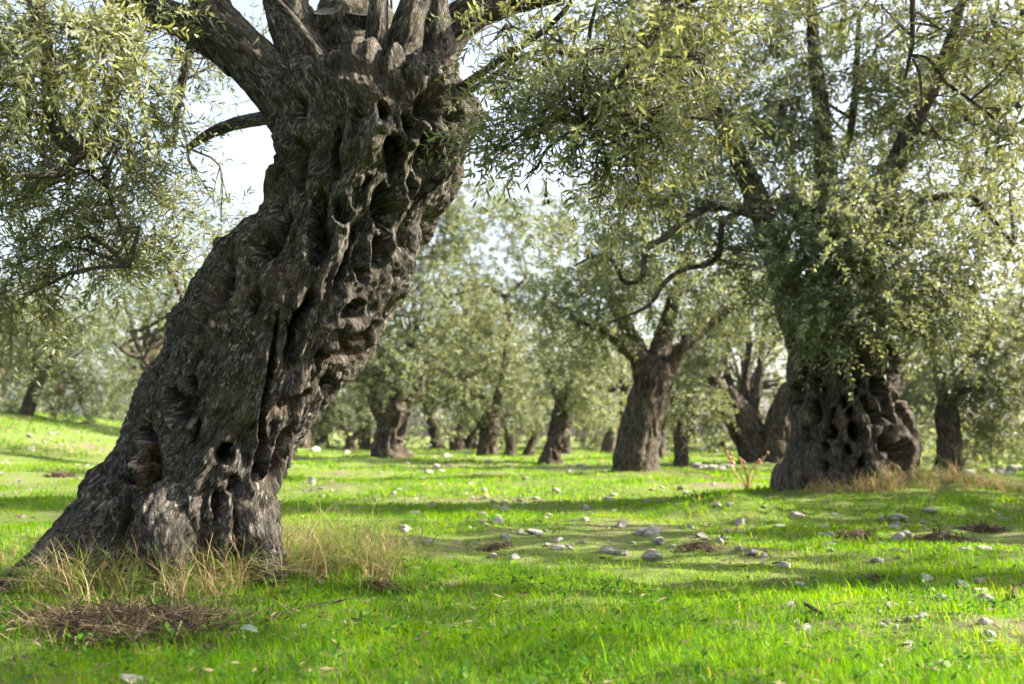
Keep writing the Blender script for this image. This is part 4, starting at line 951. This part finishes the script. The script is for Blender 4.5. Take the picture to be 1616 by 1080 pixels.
for (n, u0, u1, v0, v1, w0, w1, lab) in ZN:
    cs = [(rs.uniform(u0, u1), rs.uniform(v0, v1)) for _ in range(max(3, n // 5))]
    for _ in range(n):
        if rs.uniform() < 0.7: c_ = cs[rs.integers(len(cs))]; u_, v_ = c_[0] + rs.normal() * 0.05 * (u1 - u0), c_[1] + rs.normal() * 0.07 * (v1 - v0)
        else: u_, v_ = rs.uniform(u0, u1), rs.uniform(v0, v1)
        p = ground_hit(min(max(u_, u0), u1), min(max(v_, v0), v1))
        if p[1] > 45: continue
        stone(p[0], p[1], 0.5 * (w0 * 1.25 + (w1 * 1.15 - w0) * rs.uniform() ** 2.8) * p[1] / FPX, lab, lab.split(' among many ')[1], 0.27, rs)

# tumbled field walls
def rubble(label, spots, r, n, seed):
    g = np.random.default_rng(seed); c = ground_hit(*spots[0]); root = empty('stone_pile', (c[0], c[1], gz(c[0], c[1]))); tag(root, label, 'stone pile', 'tumbled stone piles')
    ends = [ground_hit(*s) for s in spots]
    for k in range(n):
        i = g.integers(len(ends) - 1); t = g.uniform(); p = ends[i] * (1 - t) + ends[i + 1] * t
        rr = r * g.uniform(0.6, 1.2); x, y = p[0] + g.normal() * r, p[1] + g.normal() * r * 0.8
        o = link('stone', STONES[g.integers(len(STONES))], root)
        o.matrix_basis = Matrix.Translation((x, y, gz(x, y) + rr * g.choice([0.1, 0.2, 0.7]))) @ Matrix.Rotation(g.uniform(0, 6), 4, 'Z') @ Matrix.Diagonal((rr, rr, rr, 1))
rubble('low heap of grey field stones at the far right edge', [(1545, 752), (1590, 748), (1640, 746)], 0.13, 22, 3)
rubble('low heap of grey stones between the straight trunk and the two-trunked olive', [(1095, 742), (1130, 738), (1160, 736)], 0.10, 14, 4)

# ------------------------------------------------------------------ grass
HEAP = ground_hit(205, 985)
EXCL = [(-1.35, 4.3, 0.42, 0.33), (-1.0, 4.3, .3, .3)]
def blades(x, y, h, wd, rng, bend=0.5, segs=2, lean=None, z0=None, tone=None, bag=None, mat=0):
    n = len(x); z = ground_z(x, y) - 0.004 if z0 is None else z0
    a = rng.uniform(0, 2 * np.pi, n); dr = np.stack([np.cos(a), np.sin(a), 0 * a], 1)
    if lean is not None: dr = nrm(dr + lean)
    b = rng.uniform(0.1, 1.0, n) * bend
    side = np.stack([-np.sin(a + rng.normal(size=n) * .6), np.cos(a), 0 * a], 1)
    P = np.stack([x, y, z], 1); V = []
    ts = [0, 0.55, 1.0] if segs == 2 else ([0, 1.0] if segs == 1 else [0, .3, .6, .85, 1.0])
    for t in ts:
        c = P + dr * (b * h * t ** 2)[:, None]; c[:, 2] += h * (t - 0.35 * b * t ** 2.2)
        if t < 1:
            ww = (wd * (1 - 0.55 * t))[:, None]; V += [c - side * ww, c + side * ww]
        else: V.append(c)
    k = len(V); V = np.stack(V, 1).reshape(-1, 3); base = np.arange(n)[:, None] * k; F = []
    for i in range(len(ts) - 2): F.append(base + np.array([[2 * i, 2 * i + 1, 2 * i + 3, 2 * i + 2]]))
    j = 2 * (len(ts) - 2); F.append(base + np.array([[j, j + 1, j + 2]]))
    bag.add(V, F, mat, rnd=np.repeat(tone, k))
def meadow():
    rng = np.random.default_rng(21); bag = Bag()
    #     y0   y1    per m2  height  half width segs
    Zs = [(1.5, 3.2, 12000, 0.040, 0.0012, 2), (3.2, 5.0, 6500, 0.040, 0.0016, 2), (5.0, 7.0, 3000, 0.042, 0.0024, 2), (7.0, 9.0, 2600, 0.046, 0.0034, 1), (9.0, 18.0, 620, 0.055, 0.0070, 1), (18.0, 42.0, 90, 0.08, 0.018, 1)]
    for y0, y1, dn, hh, wd, sg in Zs:
        ym = (y0 + y1) / 2; wid = 0.56 * y1 + 0.5
        n = int(dn * 2 * wid * (y1 - y0))
        y = rng.uniform(y0, y1, n); x = rng.uniform(-wid, wid, n)
        ok = np.abs(x) < 0.58 * y + 0.45; x, y = x[ok], y[ok]
        P = np.stack([x, y, 0 * x], 1)
        cover = 0.55 * perlin(P * 0.8 + 3) + 0.45 * perlin(P * 2.6 + 7) + 0.35 * perlin(P * 7 + 1)
        lush = sstep(-0.5, 0.4, perlin(P * 0.6 + 13) + 0.9 * np.exp(-((x - 0.15) ** 2 + ((y - 2.7) * 1.0) ** 2) / 1.2))
        keep = cover + 0.5 * lush + rng.normal(size=len(x)) * 0.25 > np.where(y < 3.3, -0.05 + 0.26 * sstep(0.7, 1.6, x), 0.18)
        for ex, ey, ea, eb in EXCL: keep &= ((x - ex) / ea) ** 2 + ((y - ey) / eb) ** 2 > 1
        keep &= ((x - HEAP[0]) / 0.36) ** 2 + ((y - HEAP[1]) / 0.2) ** 2 > 1 - rng.uniform(0, 1.0, len(x)) ** 2
        keep &= ((x - 3.6) / 1.0) ** 2 + ((y - 9.0) / 0.6) ** 2 > 1 - rng.uniform(0, 1, len(x)) ** 2
        x, y, P, lush = x[keep], y[keep], P[keep], lush[keep]
        h = hh * rng.uniform(0.45, 1.25, len(x)) * (0.55 + 0.75 * lush)
        tone = np.clip(0.50 - 0.22 * (lush - 0.5) + 0.30 * perlin(P * 1.7 + 4) + 0.12 * perlin(P * 6 + 8) + rng.normal(size=len(x)) * 0.17, 0, 0.9)
        dry = rng.uniform(size=len(x)) < 0.018; tone = np.where(dry, rng.uniform(0.93, 1, len(x)), tone)
        blades(x, y, h, wd * rng.uniform(0.7, 1.3, len(x)), rng, 1.3, sg, None, None, tone, bag)
    # longer green blades standing out of the turf
    n = 2200; y = rng.uniform(2.0, 5.5, n); x = rng.uniform(-0.6, 0.6, n) * y
    blades(x, y, rng.uniform(0.05, 0.12, n), np.full(n, 0.0015), rng, 1.3, 3, None, None, rng.uniform(0.1, 0.7, n), bag)
    o = bag.build('grass', [M['grass']], None, False); tag(o, 'short bright green grass covering the ground of the grove', 'grass', None, 'stuff')
meadow()

def weeds():
    rng = np.random.default_rng(31); bag = Bag()
    spots = []
    for k in range(900):
        y = rng.uniform(2.0, 4.4); x = rng.uniform(-0.56, 0.5) * y
        if rng.uniform() < 0.75 and not (-1.3 < x < 0.6): continue
        if ((x - HEAP[0]) / 0.34) ** 2 + ((y - HEAP[1]) / 0.2) ** 2 < 1: continue
        spots.append((x, y))
    X, Yy, Zz, D, N_, L = [], [], [], [], [], []
    for (x, y) in spots:
        m = rng.integers(5, 12); a = rng.uniform(0, 6.28, m); rr = rng.uniform(0.004, 0.03, m)
        px_, py_ = x + rr * np.cos(a), y + rr * np.sin(a)
        X.append(px_); Yy.append(py_); Zz.append(ground_z(px_, py_) + rng.uniform(0.008, 0.05, m))
        el = rng.uniform(0.1, 0.9, m); D.append(np.stack([np.cos(a) * np.cos(el), np.sin(a) * np.cos(el), np.sin(el)], 1)); L.append(rng.uniform(0.010, 0.026, m))
    P = np.stack([np.concatenate(X), np.concatenate(Yy), np.concatenate(Zz)], 1); D = np.concatenate(D); L = np.concatenate(L)
    N_ = nrm(np.array([0, 0, 1.0]) - D * D[:, 2:3] + rng.normal(size=D.shape) * 0.2)
    N_ = nrm(N_ - D * np.sum(N_ * D, -1, keepdims=True))
    V, F, k = leaf_verts(P, D, N_, L, 0, 0.26); bag.add(V, F, 0, rnd=np.repeat(rng.uniform(0, 1, len(P)), k))
    o = bag.build('ground_weeds', [M['weed']], None, False); tag(o, 'low broad-leaved clover and weeds among the foreground grass', 'weeds', None, 'stuff')
weeds()

def tall_grass():
    """dry and green stems round the foot of the leaning trunk"""
    rng = np.random.default_rng(41); bag = Bag()
    tuft = []
    for k in range(300):
        u = rng.uniform(40, 630); v = 905 + rng.normal() * 16 + (14 if u < 400 else -30 + 30 * rng.uniform())
        tuft.append((u, v, 1.0))
    for k in range(60): tuft.append((rng.normal(515, 60), rng.normal(885, 18), rng.uniform(0.8, 1.7)))
    for k in range(30): tuft.append((rng.normal(300, 60), rng.normal(915, 14), 1.1))
    for k in range(26): tuft.append((rng.uniform(-30, 120), rng.normal(905, 25), 0.8))
    for (u, v, s) in tuft:
        p = ground_hit(u, v); m = rng.integers(8, 22)
        x = p[0] + rng.normal(size=m) * 0.022; y = p[1] + rng.normal(size=m) * 0.022
        h = s * rng.uniform(0.06, 0.27, m); ty = rng.uniform(); tone = rng.uniform(0.76, 1, m) if ty < (0.6 if u > 400 else 0.4) else rng.uniform(0.05, 0.74, m)
        blades(x, y, h, rng.uniform(0.0011, 0.0026, m), rng, 2.3, 3, np.array([0.6, -0.2, 0]) * rng.normal(), None, tone, bag)
    for k in range(70):      # a few long stalks
        u = rng.choice([rng.normal(530, 45), rng.normal(300, 50), rng.normal(200, 60)]); p = ground_hit(u, 893 + rng.normal() * 10)
        blades(np.array([p[0]]), np.array([p[1]]), np.array([rng.uniform(0.25, 0.42)]), np.array([0.0018]), rng, 0.7, 3, None, None, np.array([rng.uniform(0.4, 1)]), bag)
    o = bag.build('tall_grass', [M['straw']], None, False); tag(o, 'tall dry and green grass stems around the foot of the leaning trunk', 'tall grass', None, 'stuff')
    bag = Bag()
    n = 9000; a = rng.uniform(0, 6.28, n); r = np.sqrt(rng.uniform(0.02, 1, n))
    x = 3.62 + 1.12 * r * np.cos(a); y = 8.85 + 0.62 * r * np.sin(a)
    cl = perlin(np.stack([x, y, 0 * x], 1) * 4.2 + 3); k = cl + 0.25 * rng.normal(size=n) > 0.0 + 0.25 * r; x, y, r, cl = x[k], y[k], r[k], cl[k]; n = len(x)
    blades(x, y, rng.uniform(0.07, 0.30, n) * (1.15 - 0.55 * r) * (0.6 + 0.9 * np.clip(cl + 0.2, 0, 1)), rng.uniform(0.0016, 0.0034, n), rng, 2.4, 3, np.array([0.3, -0.3, 0]), None, np.where(rng.uniform(size=n) < 0.22, rng.uniform(0.77, 1, n), rng.uniform(0, 0.62, n)), bag)
    o = bag.build('dry_grass', [M['straw']], None, False); tag(o, 'matted dry brown grass on the mound at the foot of the stout olive', 'dry grass', None, 'stuff')
tall_grass()

def litter():
    """dead leaves and bits of straw lying about"""
    rng = np.random.default_rng(91); n = 9000; bag = Bag()
    y = 1.8 + 8.5 * rng.uniform(size=n) ** 1.4; x = rng.uniform(-0.58, 0.58, n) * y
    k = perlin(np.stack([x, y, 0 * x], 1) * 1.6 + 77) + 0.3 * rng.normal(size=n) > 0.05; x, y = x[k], y[k]; n = len(x)
    a = rng.uniform(0, 6.28, n); e = rng.normal(size=n) * 0.25
    D = np.stack([np.cos(a) * np.cos(e), np.sin(a) * np.cos(e), np.sin(e)], 1); N_ = nrm(np.cross(D, np.cross(np.array([0, 0, 1.0]) + rng.normal(size=(n, 3)) * .4, D)))
    P = np.stack([x, y, ground_z(x, y) + rng.uniform(0.006, 0.03, n)], 1)
    V, F, k = leaf_verts(P, D, N_, rng.uniform(0.025, 0.065, n) * (0.7 + 0.06 * y), 1, 0.09); bag.add(V, F, 0, rnd=np.repeat(rng.uniform(0.1, 1, n), k))
    o = bag.build('leaf_litter', [M['dead']], None, False); tag(o, 'dead leaves and bits of straw strewn over the grass', 'litter', None, 'stuff')
litter()

def straw_heap(name, label, cx, cy, rx, ry, hgt, n, seed, L=(0.08, 0.22), wd=0.0013, cat='straw heap', group=None):
    rng = np.random.default_rng(seed); root = empty(name, (cx, cy, gz(cx, cy))); tag(root, label, cat, group)
    m = 22; th = np.linspace(0, 1, 12); ph = np.arange(m) * 2 * np.pi / m
    R = th[:, None]; wob = 1 + 0.22 * np.sin(ph * 3 + seed) + 0.12 * np.sin(ph * 5 + 2 * seed)
    X = cx + 0.72 * rx * R * (np.cos(ph) * wob)[None]; Yy = cy + 0.72 * ry * R * (np.sin(ph) * wob)[None]
    Z = ground_z(X, Yy) + hgt * (1 - R ** 2) ** 1.2 + 0.25 * hgt * perlin(np.stack([X * 18, Yy * 18, 0 * X], -1).reshape(-1, 3)).reshape(X.shape) * (1 - R ** 4) - 0.012 * R ** 4
    V = np.stack([X, Yy, Z], -1).reshape(-1, 3)
    link('earth_core', mesh_from('earth_core', V, [grid_faces(12, m)], [M['clod']]), root)
    bag = Bag(); a = rng.uniform(0, 6.28, n); r = np.sqrt(rng.uniform(0, 1, n)) * (1 + 0.8 * rng.uniform(size=n) ** 3)
    x = cx + rx * r * np.cos(a); y = cy + ry * r * np.sin(a); z = ground_z(x, y) + np.maximum(0.008, hgt * (1 - r ** 2) * rng.uniform(0.6, 1.15, n))
    d = np.stack([rng.normal(size=n) * 1.0, rng.normal(size=n) * 0.7, rng.normal(size=n) * 0.30], 1); d = nrm(d); l = rng.uniform(*L, n)
    s = nrm(np.cross(d, np.array([0, 0, 1.0]) + rng.normal(size=(n, 3)) * .4)); c = np.stack([x, y, z], 1)
    k = rng.normal(size=(n, 1)) * 0.02
    P = np.stack([c - d * l[:, None] / 2 - s * wd, c - d * l[:, None] / 2 + s * wd, c + s * (wd + k) , c - s * (wd - k), c + d * l[:, None] / 2 + np.array([0, 0, -0.012])], 1).reshape(-1, 3)
    b = np.arange(n)[:, None] * 5
    bag.add(P, [b + np.array([[0, 1, 2, 3]]), b + np.array([[3, 2, 4]])], 0, rnd=np.repeat(rng.uniform(0, 1, n) ** 1.3, 5))
    o = bag.build('straw', [M['dead']], root, False); o['kind'] = 'stuff'
p = HEAP; straw_heap('straw_heap', 'matted heap of brown dead grass before the leaning trunk, lower left', p[0], p[1], 0.33, 0.19, 0.036, 4200, 2, (0.06, 0.26))
CL = [(780, 868, 40, 'dry brown clump in shaded grass, left of the two cream stones'), (1103, 868, 48, 'dry straw clump in the middle grass beside a white stone'), (1352, 850, 52, 'brown clump below the dry mound, left one of two'), (1485, 855, 75, 'dark brown dry clump below the dry mound, right one of two'),
      (1372, 918, 44, 'sunlit brown dry clump left of the pale pitted block'), (1550, 838, 50, 'dry grass clump near the right edge, behind the pale stone'), (1108, 792, 46, 'earth clod with grass on the bank left of the stout tree'),
      (97, 752, 34, 'dry brown clump in the meadow left of the leaning trunk'), (600, 930, 60, 'bare earth bank at the right foot of the tall grass'), (330, 1030, 46, 'dead grass clump right below the straw heap'), (1300, 1046, 40, 'dark earth clod in the foreground grass, lower right')]
for k, (u, v, wpx, lab) in enumerate(CL):
    p = ground_hit(u, v); r = 0.55 * wpx * p[1] / FPX
    straw_heap('dry_clump', lab, p[0], p[1], r, r * 0.8, r * 0.36, 340, 60 + k, (0.4 * r, 1.2 * r), 0.0004 * p[1], 'dry clump', 'dry clumps in the grass')

# fallen twigs
def fallen(label, pts, r, seed):
    P = []
    for k, (u, v) in enumerate(pts):
        p = ground_hit(u, v); P.append([p[0], p[1], gz(p[0], p[1]) + r * 1.5 + 0.012, r * (1 - 0.2 * k)])
    V, F, co = tube(np.array(P), 14, 7, 0.12, seed); o = link('fallen_twig', mesh_from('fallen_twig', V, F, [M['twig']], dict(bark_co=co))); tag(o, label, 'twig', 'fallen twigs')
fallen('thin fallen twig lying right of the straw heap', [(420, 990), (450, 978), (490, 966), (555, 954)], 0.006, 1)
fallen('short fallen stick in the sunlit grass beside the cream stone', [(1270, 964), (1285, 972), (1298, 980)], 0.008, 2)
fallen('short twig leaning at the end of the straw heap', [(276, 940), (288, 962), (300, 986)], 0.005, 3)
fallen('bent pale twig at the right edge of the grass', [(1600, 952), (1604, 935), (1622, 926)], 0.007, 4)

# silvery broad leaf in the foreground
p = ground_hit(392, 1022); n = 9
t_ = np.linspace(0, 1, n); hw = 0.011 * np.sin(np.pi * (0.06 + 0.90 * t_)) ** 0.7
V = np.concatenate([np.stack([p[0] - 0.024 + 0.05 * t_, p[1] + s * hw * 0.9 , gz(p[0], p[1]) + 0.055 + 0.008 * np.sin(t_ * 3) - 0.012 * t_ + (0.012 * s * hw / 0.02)], 1) for s in (-1, 0, 1)])
V[n:2 * n, 2] -= 0.004
F = np.concatenate([np.stack([k * n + np.arange(n - 1), k * n + np.arange(n - 1) + 1, (k + 1) * n + np.arange(n - 1) + 1, (k + 1) * n + np.arange(n - 1)], 1) for k in (0, 1)])
o = link('broad_leaf', mesh_from('broad_leaf', V, [F], [M['sage']])); tag(o, 'single silvery broad leaf lying in the foreground grass', 'leaf')

# dry thistle stalks left of the stout tree
def thistle(label, u, v, hpx, Y, seed):
    rng = np.random.default_rng(seed); b = px(u, v, Y); b[2] = gz(b[0], b[1]); root = empty('dry_thistle', b); tag(root, label, 'thistle', 'dry thistle stalks'); H = hpx * Y / FPX
    for k in range(6):
        lean = rng.normal(size=2) * 0.22; top = b + np.array([lean[0] * H * 1.6, lean[1] * H, H * rng.uniform(0.6, 1.05)])
        m = (b + top) / 2 + np.array([rng.normal() * 0.04, 0, 0.03])
        V, F, co = tube(np.array([[*b, 0.008], [*m, 0.007], [*top, 0.005]]), 8, 5, 0.0); link('stalk', mesh_from('stalk', V, F, [M['thistle']]), root)
        for q in range(3):
            c = m + (top - m) * (0.4 + 0.3 * q) + rng.normal(size=3) * 0.02 * (q < 2); olive(root, c, 0.016, 'thistle')
thistle('dry brown thistle stalks left of the stout tree', 1180, 748, 58, 10.6, 5)
thistle('single small dry thistle close to the left root of the stout tree', 1238, 748, 34, 10.2, 6)
